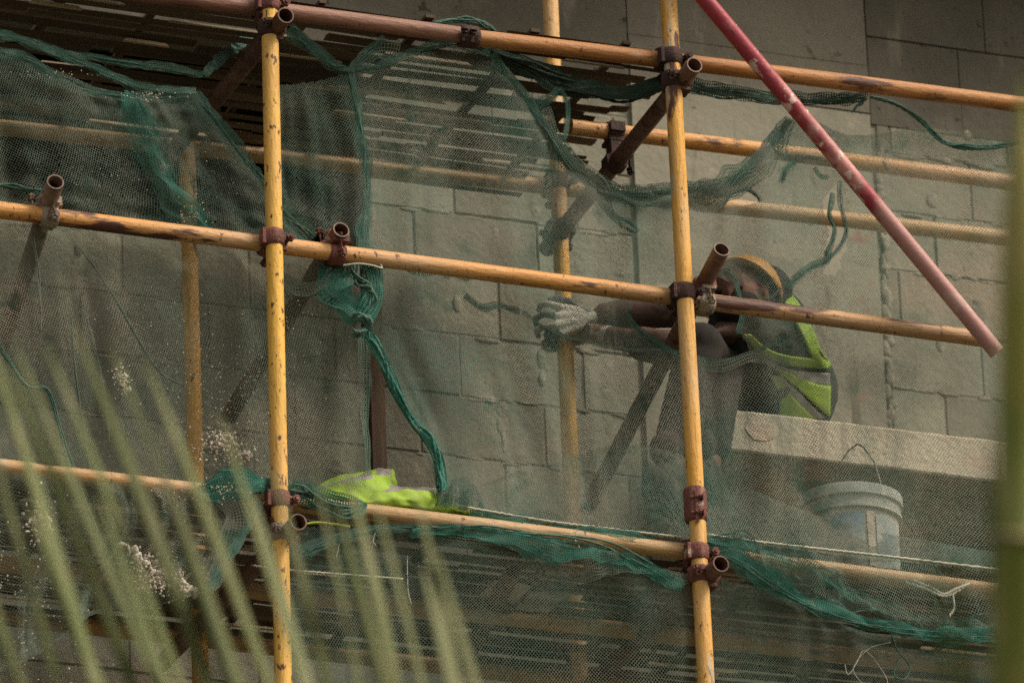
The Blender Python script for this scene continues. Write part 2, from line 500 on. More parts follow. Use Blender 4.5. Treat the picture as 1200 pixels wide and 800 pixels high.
while z < ZT - .01:
    off = ((row % 3) / 3.0) * BL
    x = xj - 12 * BL + off
    while x < XR:
        a, b = x + JT / 2, x + BL - JT / 2
        z0, z1 = z + JT / 2 + random.uniform(-.002, .002), z + BH - JT / 2 + random.uniform(-.002, .002)
        segs = [(max(a, XL), min(b, XR))]
        cut = []
        for s0, s1 in segs:
            rem = [(px0 - .012, px1 + .022)]
            if z + .02 > wz0 and z < wz1:
                rem.append((wx0, wx1))
            parts = [(s0, s1)]
            for q0, q1 in rem:
                nxt = []
                for t0, t1 in parts:
                    if t0 < q0: nxt.append((t0, min(t1, q0)))
                    if t1 > q1: nxt.append((max(t0, q1), t1))
                parts = nxt
            cut += parts
        for t0, t1 in cut:
            if t1 - t0 < .03 or z + BH * .6 > bz0:
                continue
            p = random.uniform(-.003, .001)
            c = .004
            yf = YW + p
            tl = random.uniform(-.0015, .0015)
            vs = [(t0, Y0 + .004, z0), (t1, Y0 + .004, z0), (t1, Y0 + .004, z1), (t0, Y0 + .004, z1),
                  (t0 + random.uniform(0, .003), yf + c, z0), (t1, yf + c + tl, z0), (t1, yf + c + tl, z1), (t0, yf + c, z1 - random.uniform(0, .003)),
                  (t0 + c, yf, z0 + c), (t1 - c, yf + tl, z0 + c), (t1 - c, yf + tl, z1 - c), (t0 + c, yf, z1 - c)]
            fs = []
            for k in range(4):
                n = (k + 1) % 4
                fs += [(k, n, 4 + n, 4 + k), (4 + k, 4 + n, 8 + n, 8 + k)]
            fs.append((8, 9, 10, 11))
            blk.add(vs, fs)
        x += BL
    z += BH
    row += 1
blk.build('block_facing', M['block'], bld)


def rough_panel(mb, x0, x1, z0, z1, y, back, amp=.006, step=.06, sc=3.0):
    """A cast face with slight unevenness, closed round the rim."""
    nx, nz = max(2, int((x1 - x0) / step)), max(2, int((z1 - z0) / step))
    vs, fs = [], []
    for j in range(nz + 1):
        for i in range(nx + 1):
            X = x0 + (x1 - x0) * i / nx
            Z = z0 + (z1 - z0) * j / nz
            vs.append((X, y + amp * mnoise.noise(V(X * sc, Z * sc, y * 7)), Z))
    for j in range(nz):
        for i in range(nx):
            a = j * (nx + 1) + i
            fs.append((a, a + 1, a + nx + 2, a + nx + 1))
    b = len(vs)
    rim = [i for i in range(nx + 1)] + [(j + 1) * (nx + 1) - 1 for j in range(1, nz + 1)] + [nz * (nx + 1) + i for i in range(nx - 1, -1, -1)] + [j * (nx + 1) for j in range(nz - 1, 0, -1)]
    for k in rim:
        vs.append((vs[k][0], back, vs[k][2]))
    n = len(rim)
    for k in range(n):
        fs.append((rim[k], b + k, b + (k + 1) % n, rim[(k + 1) % n]))
    mb.add(vs, fs)


pc = MB()
rough_panel(pc, px0, px1, ZB, bz0 - .004, YW - .012, Y0 + .003)
smooth_by_angle(pc.build('concrete_column', M['concrete'], bld), 30)
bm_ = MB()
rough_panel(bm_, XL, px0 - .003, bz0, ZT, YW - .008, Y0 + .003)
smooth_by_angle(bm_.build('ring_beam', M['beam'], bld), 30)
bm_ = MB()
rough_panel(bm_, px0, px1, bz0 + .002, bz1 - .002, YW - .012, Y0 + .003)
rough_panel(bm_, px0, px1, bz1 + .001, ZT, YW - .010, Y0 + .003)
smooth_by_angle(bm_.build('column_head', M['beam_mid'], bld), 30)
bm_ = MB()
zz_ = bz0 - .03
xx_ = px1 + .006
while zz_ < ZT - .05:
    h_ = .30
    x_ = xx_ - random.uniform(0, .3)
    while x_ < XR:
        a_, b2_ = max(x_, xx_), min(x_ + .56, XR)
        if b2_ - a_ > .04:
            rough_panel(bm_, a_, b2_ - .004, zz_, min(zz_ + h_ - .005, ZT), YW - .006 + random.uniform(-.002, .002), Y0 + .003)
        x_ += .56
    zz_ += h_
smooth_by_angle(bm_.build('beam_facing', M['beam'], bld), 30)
ov = MB()  # unseen slab added above the view to shade the upper wall
ov.aabb(-13, 13, YW - .42, YW + .3, at(800, -125, YW).z, at(800, -185, YW).z)
ov.build('added_shade_slab', M['concrete'], bld)
# mortar squeezed out along the column's right edge and some joints
sm = MB()
for k in range(46):
    v = 170 + k * 7.2
    u = 1030 + (v - 170) * .045 + random.uniform(-4, 4)
    c = at(u, v, YW - .002)
    sm.ell(c, random.uniform(.008, .022), .006, random.uniform(.01, .03), nu=7, nv=5)
for k in range(420):
    u, v = random.choice([(random.uniform(0, 300), None), (random.uniform(440, 740), None), (random.uniform(1050, 1180), None)])
    X = x_of(u, 400, YW)
    Z = zj + random.randint(-4, 4) * BH
    if wx0 < X < wx1 and Z > wz0 - .01: continue
    if px0 < X < px1: continue
    if k % 3 == 0:
        Z += BH * random.uniform(.1, .9)
        row_ = round((Z - ZB) // BH)
        X = xj + BL * (round((X - xj) / BL) + ((row_ % 3) / 3.0))
        if X > XR - .1 or (px0 < X < px1): continue
    tl_ = random.uniform(0, 1)
    sm.ell(V(X, YW + .0005, Z + random.uniform(-.008, .004)), random.uniform(.008, .03) + .03 * tl_ * (k % 3 > 0), .0045 + .002 * random.random(), random.uniform(.004, .010) + .03 * tl_ * (k % 3 == 0), nu=9, nv=5)
tag(sm.build('mortar_squeeze', M['mortar_smear'], bld, smooth=True), kind='stuff')
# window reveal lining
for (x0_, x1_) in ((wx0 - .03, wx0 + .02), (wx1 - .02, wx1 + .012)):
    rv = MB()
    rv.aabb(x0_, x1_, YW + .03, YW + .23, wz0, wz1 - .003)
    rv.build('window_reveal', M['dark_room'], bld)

# cantilevered ledge slab the worker sits on
SLF, SLB = .78, YW - .016
sl0, sl1 = at(855, 478, SLF), at(1169, 512, SLF)
sb0 = at(856, 527, SLF)
lg = MB()
step = 24
vs, fs = [], []
xs = [sl0.x + (3.4 - sl0.x) * i / 60 for i in range(61)]
for i, X in enumerate(xs):
    jz = .004 * mnoise.noise(V(X * 9, 1, 2)) + .002 * mnoise.noise(V(X * 30, 4, 2))
    jb = .004 * mnoise.noise(V(X * 7, 8, 2))
    jy = .004 * mnoise.noise(V(X * 6, 3, 9))
    for (Y, Z) in ((SLF + jy + .004, sb0.z + jb), (SLF + jy, sb0.z + .006 + jb), (SLF + jy, sl0.z - .008 + jz), (SLF + jy + .008, sl0.z + jz), (SLB, sl0.z), (SLB, sb0.z)):
        vs.append((X, Y, Z))
for i in range(60):
    for j in range(6):
        fs.append((i * 6 + j, i * 6 + (j + 1) % 6, (i + 1) * 6 + (j + 1) % 6, (i + 1) * 6 + j))
fs.append(tuple(range(5, -1, -1)))
fs.append(tuple(360 + j for j in range(6)))
lg.add(vs, fs)
lg.build('ledge_slab', M['slab'], bld)
pt = MB()
c = at(893, 505, SLF - .002)
pts = []
for k in range(18):
    a = 2 * math.pi * k / 18
    pts.append(c + V(.052 * math.cos(a) * (1 + .12 * math.sin(3 * a)), random.uniform(-.001, .001), .030 * max(-1, min(.75, math.sin(a))) * (1 + .1 * math.sin(2 * a))))
pt.add(pts + [p + V(0, .01, 0) for p in pts], [tuple(range(18))] + [(k, 18 + k, 18 + (k + 1) % 18, (k + 1) % 18) for k in range(18)])
pt.build('plaster_patch', mat('fresh mortar patch', (.42, .335, .26), [(20, .5, .65, (.36, .29, .225), 5)], rough=.95, bump=.4), bld)

# ------------------------------------------------------------------ scaffold tubes
LINES = {}


def tube(key, name, p0, p1, mt, label, cat, group, ext0=0.0, ext1=0.0, wob=.004):
    d = (p1 - p0).normalized()
    a, b = p0 - d * ext0, p1 + d * ext1
    LINES[key] = (a, b)
    mb = MB()
    mb.pipe(a, b, seg=10, wob=wob)
    o = smooth_by_angle(mb.build(name, mt, origin=(a + b) / 2), 35)
    tag(o, label, cat, group)
    return o


GU, GR, GX = 'upright scaffold tubes', 'horizontal scaffold rails', 'cross tubes with open ends'
LOW = 9.2
tube('A', 'scaffold_upright', at(315, 5, 0), at(330.5, 800, 0), M['yellow_z'], 'bright yellow speckled upright tube in front of the dusty left net', 'scaffold tube', GU, 1.6, LOW)
tube('B', 'scaffold_upright', at(783, 0, 0), at(826, 800, 0), M['ochre_z'], 'orange yellow upright tube in front of the crouching worker', 'scaffold tube', GU, 1.6, LOW)
tube('C', 'scaffold_upright', at(644, 0, .95), at(670, 610, .95), M['ochre_z'], 'inner upright tube that the gloved hands are gripping', 'scaffold tube', GU, 1.6, LOW)
tube('D', 'scaffold_upright', at(222, 290, .95), at(228.5, 560, .95), M['ochre_z'], 'inner upright tube behind the dusty net, left of the bright yellow one', 'scaffold tube', GU, .38, LOW)
tube('L1a', 'scaffold_rail', at(-60, -34, .05), at(556, 44.5, .05), M['maroon_x'], 'maroon rusted length of the topmost outer rail', 'scaffold tube', GR)
tube('L1b', 'scaffold_rail', at(558, 44.7, .05), at(1250, 131, .05), M['orange2_x'], 'deep orange length of the topmost outer rail', 'scaffold tube', GR)
tube('L2', 'scaffold_rail', at(-60, 238.5, .05), at(1158, 399, .05), M['orange_x'], 'pale orange middle rail crossing in front of the worker', 'scaffold tube', GR)
tube('L3', 'scaffold_rail', at(-60, 540, .05), at(1230, 702, .05), M['tan_x'], 'lowest outer rail wrapped in bunched teal netting', 'scaffold tube', GR)
tube('U', 'scaffold_rail', at(668, 149, .5), at(1250, 224, .5), M['orange_x'], 'upper inner rail resting under the bamboo deck end', 'scaffold tube', GR)
tube('IL', 'scaffold_rail', at(-60, 143, 1.0), at(1250, 288, 1.0), M['tan_x'], 'inner rail clamped to the inner uprights near the wall', 'scaffold tube', GR)
tube('ML', 'scaffold_rail', at(-60, 654, .5), at(1250, 797, .5), M['tan_x'], 'rail carrying the middle of the lower bamboo deck', 'scaffold tube', GR)
tube('IL2', 'scaffold_rail', at(-60, 716, 1.0), at(1250, 865, 1.0), M['tan_x'], 'rail carrying the back edge of the lower bamboo deck', 'scaffold tube', GR)
tube('BR', 'diagonal_brace', at(822, -2, -.055), at(1168, 414, -.055), M['crimson'], 'crimson diagonal brace with scraped pink paint', 'scaffold tube', None, 1.0, 0.0)


_br = [o for o in COL.objects if o.get('label', '').startswith('crimson diagonal')][0]
_p, _q = LINES['BR']
_ax = (_q - _p).normalized()
for _u, _w in ((905, .005), (953, .004), (972, .003), (1019, .008)):
    _c = at(_u, 0, -.055)
    _t = (_c.x - _p.x) / _ax.x
    _c = _p + _ax * _t
    _m = MB()
    _d = (_ax + Vector(UP) * random.uniform(-.1, .2)).normalized()
    _m.tube([_c - _d * _w / 2, _c + _d * _w / 2], .0250, 24)
    _m.build('paint_mark', M['drip_white'], _br)


def cross(key, u, v, Y, mt, label, end=None, length=1.15, sag=.0):
    p = at(u, v, Y)
    q = end if end is not None else p + V(random.uniform(-.01, .01), length, -sag)
    return tube(key, 'cross_tube', p, q, mt, label, 'scaffold tube', GX, wob=.0)


cross('T1', 335, 18, -.10, M['brown_d'], 'open ended cross tube beside the top of the bright yellow upright')
cross('T2', 814, 76, -.10, M['brown_d'], 'dark brown cross tube at the top of the orange yellow upright', end=at(640, 292, 1.04))
cross('T3', 400, 269, 0.0, M['brown_d'], 'open ended cross tube clamped on the middle rail above the net knot', end=at(268, 488, 1.0))
cross('T4', 65, 213, -.06, M['pale_d'], 'grey brown cross tube clamped on the far left of the middle rail', end=at(2, 405, .75))
cross('T5', 846, 292, -.10, M['brown_d'], "open ended cross tube in front of the worker's face", end=at(688, 596, 1.05))
cross('T6', 350, 611, -.10, M['brown_d'], 'open ended cross tube low on the bright yellow upright')
cross('T7', 845, 660, -.10, M['brown_d'], 'open ended cross tube low on the orange yellow upright')
tube('T8', 'cross_tube', at(590, 690, .35), at(545, 772, .95), M['brown_d'], 'dark cross tube under the lower deck between two pale boards', 'scaffold tube', None, .15, .1)


def near(l1, l2):
    p1, q1 = LINES[l1]
    p2, q2 = LINES[l2]
    d1, d2, r0 = q1 - p1, q2 - p2, p1 - p2
    a, e, b, c, f = d1.dot(d1), d2.dot(d2), d1.dot(d2), d1.dot(r0), d2.dot(r0)
    den = a * e - b * b
    s = (b * f - c * e) / den
    t = (a * f - b * c) / den
    t = max(0.03 / math.sqrt(e), min(1 - .03 / math.sqrt(e), t))
    c2 = p2 + d2 * t
    s = max(0.0, min(1.0, (c2 - p1).dot(d1) / a))
    return p1 + d1 * s, c2, d1.normalized(), d2.normalized()


GC = 'scaffold couplers'


def coupler(l1, l2, label, mt='rust', mt2=None, shift=0.0, spin=0.0):
    c1, c2, a1, a2 = near(l1, l2)
    c1 = c1 + a1 * shift
    root = thing('scaffold_coupler', (c1 + c2) / 2, label, 'coupler', GC)
    link = c2 - c1
    ln = link.length
    lk = link.normalized()
    for c, ax, dr, mm in ((c1, a1, lk, M[mt]), (c2, a2, -lk, M[mt2 or mt])):
        dr = (dr - ax * dr.dot(ax)).normalized()
        bd = MB()
        bd.band(c, ax, dr, .0292, .0248, .052, .25, 2 * math.pi - .45)
        # saddle and flaps with the bolt
        sd_ = ax.cross(dr).normalized()
        f0 = c + dr * .024 + sd_ * .030
        bd.box(f0 + sd_ * .006, dr * .006, sd_ * .012, ax * .021)
        bd.box(c - dr * .004 - sd_ * .033, dr * .015, sd_ * .005, ax * .023)
        bd.box(c + dr * .028, dr * .007, sd_ * .022, ax * .024)
        b_ = smooth_by_angle(bd.build('clamp_band', mm, root), 45)
        bo = MB()
        b0 = c + dr * .046 + sd_ * .040
        b1 = c - dr * .036 + sd_ * .044
        bo.tube([b0, b1], .0062, 8)
        x_ = (b1 - b0).normalized()
        bolt = bo.build('bolt', mm, root)
        for q0, q1, rn in ((b1 - x_ * .020, b1 - x_ * .006, .0125), (b0 + x_ * .001, b0 + x_ * .009, .011)):
            nu_ = MB()
            nu_.tube([q0, q1], rn, 6)
            nu_.build('nut', mm, bolt)
    if ln > .06:
        bd = MB()
        bd.box((c1 + c2) / 2, lk * max(.004, ln / 2 - .024), a1 * .02, a1.cross(lk).normalized() * .02)
        bd.build('clamp_body', M[mt], root)
    return root


coupler('A', 'L1a', 'rusty coupler tying the bright yellow upright to the maroon rail', shift=.0)
coupler('A', 'T1', 'dark coupler holding the open tube beside the maroon rail', 'rust_dark')
coupler('A', 'L2', 'rust brown coupler where the bright yellow upright meets the middle rail')
coupler('A', 'L3', 'brick red coupler low on the bright yellow upright, above a cement splashed one', 'rust', shift=.015)
coupler('A', 'T6', 'cement splashed coupler low on the bright yellow upright', 'cement_steel', 'rust')
coupler('B', 'L1b', 'dark coupler where the orange yellow upright meets the topmost rail', 'rust_dark', shift=.01)
coupler('B', 'T2', 'dark coupler holding the brown cross tube under the topmost rail', 'rust_dark')
coupler('B', 'L2', 'dark brown coupler where the orange yellow upright meets the middle rail', 'rust_dark', 'rust_dark')
coupler('L2', 'T5', "pale cement coated coupler under the open tube by the worker's face", 'cement_steel', 'rust')
coupler('B', 'L3', 'brick red coupler joining the orange yellow upright to the lowest rail', 'rust', shift=.015)
coupler('B', 'T7', 'rusty coupler with long bolt holding the lowest right open tube', 'rust')
coupler('L2', 'T3', 'rusty coupler with a wing bolt clamped on the middle rail above the net knot', 'rust')
coupler('L2', 'T4', 'cement grey coupler on the far left end of the middle rail', 'cement_steel', 'pale_d')
coupler('U', 'T2', 'dark coupler halfway along the brown cross tube by the deck end', 'rust_dark')
coupler('C', 'IL', 'dark corroded coupler on the inner upright above the gloves', 'rust_dark')
coupler('C', 'T2', 'lower dark corroded coupler at the foot of the brown cross tube', 'rust_dark', shift=-.02)
coupler('A', 'IL', 'tmp') if False else None


def sleeve(l, c, w, label, mt, group=None):
    p, q = LINES[l]
    ax = (q - p).normalized()
    c = p + ax * (c - p).dot(ax)
    root = thing('sleeve_clamp', c, label, 'clamp', group)
    tocam = (Vector(CAM) - c).normalized()
    sb = MB()
    sb.band(c, ax, -tocam, .0300, .0248, w, .1, 2 * math.pi - .1, 28)
    s_ = ax.cross(tocam).normalized()
    sb.box(c + tocam * .032 - s_ * .004, tocam * .006, s_ * .004, ax * w * .47)
    smooth_by_angle(sb.build('clamp_band', M[mt], root), 45)
    for k in (-.25, .2):
        bb = MB()
        b0 = c + tocam * .036 + ax * w * k - s_ * .018
        bb.tube([b0, b0 + s_ * .03], .006, 8)
        bolt = bb.build('bolt', M[mt], root)
        bb = MB()
        bb.tube([b0 - s_ * .006, b0 + s_ * .004], .011, 6)
        bb.build('nut', M[mt], bolt)
    return root


sleeve('B', at(815, 592, 0), .105, 'long brick red sleeve clamp on the orange yellow upright', 'rust')
sleeve('L1a', at(549, 43, .05), .06, 'dark sleeve clamp joining the maroon and orange lengths of the top rail', 'rust_dark')
# weld seams on the top rail
# ------------------------------------------------------------------ bamboo decks
ZD1 = (LINES['L1b'][0].z + LINES['L1b'][1].z) / 2 + .035
zl3 = LINES['L3']
ZD2 = zl3[0].z + (zl3[1].z - zl3[0].z) * .5 + .03
XE = x_of(706, 128, .62)


def deck(z, x0, x1, y0, y1, name, label, ragged, seed):
    rnd = random.Random(seed)
    mb = MB()
    y = y0
    while y < y1:
        w = rnd.uniform(.022, .052)
        x = x0 - rnd.uniform(0, .6)
        end = x1 + (rnd.uniform(-.12, .06) if ragged else 0)
        while x < end - .05:
            ln = rnd.uniform(.5, 2.2)
            e = min(x + ln, end)
            zz = z + rnd.uniform(-.010, .012)
            tilt = rnd.uniform(-.008, .008)
            nseg = max(2, int((e - x) / .25))
            vs, fs = [], []
            ph = rnd.uniform(0, 9)
            for i in range(nseg + 1):
                X = x + (e - x) * i / nseg
                wv = .005 * math.sin(X * 2.1 + ph)
                zv = .004 * math.sin(X * 3.3 + ph * 2) + zz + tilt * (i / nseg - .5)
                for (dy, dz) in ((0, .002), (w * .5, -.003), (w, .002), (w * .5, .008)):
                    vs.append((X, y + dy + wv, zv + dz))
            for i in range(nseg):
                for j in range(4):
                    fs.append((i * 4 + j, i * 4 + (j + 1) % 4, (i + 1) * 4 + (j + 1) % 4, (i + 1) * 4 + j))
            fs += [(3, 2, 1, 0), tuple(nseg * 4 + j for j in range(4))]
            mb.add(vs, fs)
            x = e + (rnd.uniform(.02, .10) if rnd.random() < .22 else .004)
        y += w + max(0, rnd.gauss(-.002, .008))
    root = thing(name, ((x0 + x1) / 2, (y0 + y1) / 2, z), label, 'scaffold deck')
    mb.build('bamboo_slats', M['bamboo'], root)
    ps = MB()                                            # pale strips under the slats, painted in as streaks of light
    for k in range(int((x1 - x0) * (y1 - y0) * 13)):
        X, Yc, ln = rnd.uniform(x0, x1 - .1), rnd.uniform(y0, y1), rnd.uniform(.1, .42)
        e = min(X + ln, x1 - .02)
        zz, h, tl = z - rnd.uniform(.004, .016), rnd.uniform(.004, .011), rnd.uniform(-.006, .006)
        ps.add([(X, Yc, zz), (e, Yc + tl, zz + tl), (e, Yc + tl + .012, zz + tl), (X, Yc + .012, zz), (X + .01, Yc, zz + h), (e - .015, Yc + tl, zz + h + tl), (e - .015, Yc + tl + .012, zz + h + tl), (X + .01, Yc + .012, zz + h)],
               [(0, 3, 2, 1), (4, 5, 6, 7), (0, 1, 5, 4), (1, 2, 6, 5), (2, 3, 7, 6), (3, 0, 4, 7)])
    tag(ps.build('light_streaks', M['streak_light'], root), kind='stuff')
    cr = MB()                                            # cross laths the slats are tied to
    xx = x0
    while xx < x1 - .1:
        w = rnd.uniform(.02, .035)
        cr.aabb(xx, xx + w, y0, y1, z + .016, z + .026)
        xx += rnd.uniform(.28, .45)
    cr.build('cross_laths', M['bamboo'], root)
    return root


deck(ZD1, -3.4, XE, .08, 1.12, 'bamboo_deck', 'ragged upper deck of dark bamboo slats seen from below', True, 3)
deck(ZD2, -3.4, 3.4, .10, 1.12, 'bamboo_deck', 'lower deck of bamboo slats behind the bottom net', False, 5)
# boards laid on / under the decks
def board(p0, p1, w, t, label, mt='plywood', yaw=0.0):
    mb = MB()
    d = p1 - p0
    dn = d.normalized()
    sd_ = V(-dn.y, dn.x, 0).normalized()
    mb.box((p0 + p1) / 2, d / 2, sd_ * w / 2, dn.cross(sd_) * t / 2)
    return tag(mb.build('board', M[mt], origin=(p0 + p1) / 2), label, 'board')


board(at(570, 690, .42), at(612, 696, .42), .12, .012, 'small pale board under the lower deck, left of the dark cross tube', 'pale_board')
board(at(612, 703, .50), at(650, 708, .50), .11, .012, 'small pale board under the lower deck, right of the dark cross tube', 'pale_board')
board(at(545, 84, .55), at(694, 144, .55) + V(0, .05, .0), .04, .02, 'weathered batten end poking from the upper bamboo deck') if False else None

# timber prop
tp = MB()
a_, b_ = at(436, 300, 1.18), at(441, 620, 1.18)
a_.x = b_.x = (a_.x + b_.x) / 2
tp.box((a_ + b_) / 2, V(.022, 0, 0), V(0, .03, 0), V(0, 0, (a_.z - b_.z) / 2))
tag(tp.build('timber_prop', M['timber'], origin=b_), 'dark upright timber prop between the two nets', 'timber')

# ------------------------------------------------------------------ safety nets
def cr_w(t):
    return np.stack([-.5 * t**3 + t**2 - .5 * t, 1.5 * t**3 - 2.5 * t**2 + 1, -1.5 * t**3 + 2 * t**2 + .5 * t, .5 * t**3 - .5 * t**2], -1)


class Sheet:
    """Net panel through a grid of control points (u, v, Y)."""
    def __init__(s, rows):
        s.g = np.array(rows, dtype=float)
        P = ats(s.g[..., 0].ravel(), s.g[..., 1].ravel(), s.g[..., 2].ravel()).reshape(s.g.shape)
        s.W = np.mean(np.linalg.norm(np.diff(P, axis=1), axis=2).sum(1))
        s.H = np.mean(np.linalg.norm(np.diff(P, axis=0), axis=2).sum(0))

    def ev(s, a, b):
        """a across 0..1, b down 0..1 -> u, v, Y"""
        nr, nc = s.g.shape[:2]
        x = np.clip(a, 0, 1) * (nc - 1)
        y = np.clip(b, 0, 1) * (nr - 1)
        i = np.minimum(x.astype(int), nc - 2)
        j = np.minimum(y.astype(int), nr - 2)
        wx, wy = cr_w(x - i), cr_w(y - j)
        out = np.zeros((len(a), 3))
        G = np.pad(s.g, ((1, 1), (1, 1), (0, 0)), mode='reflect', reflect_type='odd')
        for q in range(4):
            for p in range(4):
                out += (wy[:, q] * wx[:, p])[:, None] * G[j + q, i + p]
        return out


def inpoly(u, v, poly):
    res = np.zeros(len(u), bool)
    n = len(poly)
    for k in range(n):
        (x1, y1), (x2, y2) = poly[k], poly[(k + 1) % n]
        if y1 == y2: continue
        c = ((y1 > v) != (y2 > v)) & (u < (x2 - x1) * (v - y1) / (y2 - y1) + x1)
        res ^= c
    return res


def vnoise(x, y, seed):
    """cheap smooth noise from summed sines"""
    r_ = np.random.default_rng(seed)
    o = np.zeros_like(x)
    for k in range(7):
        fx, fy = r_.normal(0, 1, 2)
        o += np.sin(x * fx * (1 + k * .35) + y * fy * (1 + k * .35) + r_.uniform(0, 6.3)) / (1 + k * .35)
    return o / 3.0


def net_panel(name, rows, mt, parent, pitch=.0060, rot=28, half=.00068, folds=(5, .020), wrk=.010, holes=(), seed=1, fullness=1.0, drop=.004):
    sh = Sheet(rows)
    Wd, Hd = sh.W * fullness, sh.H
    c, s_ = math.cos(R_(rot)), math.sin(R_(rot))
    n = int(math.hypot(Wd, Hd) / pitch) + 4
    ii, jj = np.meshgrid(np.arange(-n, n), np.arange(-n, n), indexing='ij')
    X = (ii * c - jj * s_) * pitch
    Y = (ii * s_ + jj * c) * pitch
    X = X + .008 * vnoise(X * 9, Y * 9, seed + 50)
    Y = Y + .008 * vnoise(X * 9, Y * 9, seed + 51)
    ok = (X >= 0) & (X <= Wd) & (Y >= 0) & (Y <= Hd)
    a, b = (X / Wd).ravel(), (Y / Hd).ravel()
    uvY = sh.ev(a, b)
    okf = ok.ravel()
    for h in holes:
        okf &= ~inpoly(uvY[:, 0] + 5 * vnoise(X.ravel() * 40, Y.ravel() * 40, seed + 9), uvY[:, 1], h)
    fr, fa = folds
    nz = vnoise(X.ravel() * 3.5, Y.ravel() * 1.6, seed)
    ph = X.ravel() / max(Wd, .01) * fr * 6.283 + nz * 3.0
    fold = np.sin(ph) + .45 * np.sin(2.3 * ph + nz * 2)
    edge = np.clip(np.minimum(np.minimum(a, 1 - a), np.minimum(b, 1 - b)) * 9, 0.15, 1)
    P = ats(uvY[:, 0], uvY[:, 1], uvY[:, 2])
    P[:, 1] += fold * fa * edge + wrk * vnoise(X.ravel() * 14, Y.ravel() * 14, seed + 3) * edge
    P[:, 0] += .35 * fa * np.cos(ph * 1.0 + 1) * edge
    P[:, 2] += wrk * .5 * vnoise(X.ravel() * 16, Y.ravel() * 16, seed + 4) * edge
    P3 = P.reshape(X.shape + (3,))
    ok = okf.reshape(X.shape)
    di = np.zeros_like(P3); dj = np.zeros_like(P3)
    di[:-1] = P3[1:] - P3[:-1]; di[-1] = di[-2]
    dj[:, :-1] = P3[:, 1:] - P3[:, :-1]; dj[:, -1] = dj[:, -2]
    nrm = np.cross(di, dj)
    nrm /= np.linalg.norm(nrm, axis=2, keepdims=True) + 1e-12
    r_ = np.random.default_rng(seed)
    VV, n0 = [], 0
    for A, B, e, nn in ((P3[:-1], P3[1:], ok[:-1] & ok[1:], nrm[:-1]), (P3[:, :-1], P3[:, 1:], ok[:, :-1] & ok[:, 1:], nrm[:, :-1])):
        e = e & (r_.random(e.shape) > drop)
        A, B, nn = A[e], B[e], nn[e]
        d = B - A
        ln = np.linalg.norm(d, axis=1)
        k = (ln < .05) & (ln > 1e-6)
        A, B, nn, d, ln = A[k], B[k], nn[k], d[k], ln[k]
        w = np.cross(d / ln[:, None], nn)
        w /= np.linalg.norm(w, axis=1, keepdims=True) + 1e-12
        hw = half * (1 + .25 * r_.standard_normal(len(w)).clip(-1.5, 2))[:, None]
        q = np.stack([A - w * hw, A + w * hw, B + w * hw, B - w * hw], 1)
        VV.append(q.reshape(-1, 3))
    VV = np.concatenate(VV)
    F = np.arange(len(VV), dtype=np.int32).reshape(-1, 4)
    return link_mesh(name, VV, F, mt, parent), (P3, ok)


def path3(pts, n=60):
    """smooth path through (u, v, Y) points"""
    g = np.array(pts, float)
    G = np.concatenate([2 * g[:1] - g[1:2], g, 2 * g[-1:] - g[-2:-1]])
    t = np.linspace(0, len(g) - 1, n)
    i = np.minimum(t.astype(int), len(g) - 2)
    w = cr_w(t - i)
    q = sum(w[:, k][:, None] * G[i + k] for k in range(4))
    return ats(q[:, 0], q[:, 1], q[:, 2]), t / (len(g) - 1)


def interp(t, ws):
    return np.interp(t, np.linspace(0, 1, len(ws)), ws)


def strands(name, pts, widths, mt, parent, count=6, rad=.0035, seed=0, twist=5.0):
    """A gathered net edge: several strands wound loosely round one path."""
    r_ = np.random.default_rng(seed)
    mb = MB()
    P, t = path3(pts, 14 * (len(pts) - 1) + 2)
    W_ = interp(t, widths)
    d = np.gradient(P, axis=0)
    d /= np.linalg.norm(d, axis=1, keepdims=True)
    x = np.cross(d, np.array(FW)); x /= np.linalg.norm(x, axis=1, keepdims=True)
    y = np.cross(d, x)
    for k in range(count):
        ph, tw, am = r_.uniform(0, 6.28), r_.normal(0, twist), r_.uniform(.15, 1)
        an = ph + tw * t + .8 * np.sin(t * r_.uniform(4, 12) + ph)
        rad_ = rad * (.62 if name in ('hem', 'torn_edge') else 1)
        rr = W_ * .5 * am * (1 + .25 * np.sin(t * r_.uniform(8, 25) + ph * 2))
        Q = P + x * (rr * np.cos(an))[:, None] + y * (rr * np.sin(an) * .6)[:, None]
        k0, k1_ = (int(r_.uniform(0, .10) * len(Q)), len(Q) - int(r_.uniform(0, .14) * len(Q))) if len(Q) > 20 else (0, len(Q))
        Q = Q[k0:k1_]
        mb.tube([tuple(p) for p in Q], [rad_ * (.7 + .6 * abs(math.sin(i * .9 + ph))) * min(1, .3 + i * .25, .3 + (len(Q) - 1 - i) * .25) for i in range(len(Q))], 6)
    if name in ('hem', 'torn_edge') and mt is not M['cord']:
        gather(name, pts, [w * (1.5 if name == 'hem' else 1.3) + .004 for w in widths], mt, parent, 2.6, .0048, .00062, seed + 300, .012)
    return mb.build(name, mt, parent, smooth=True)


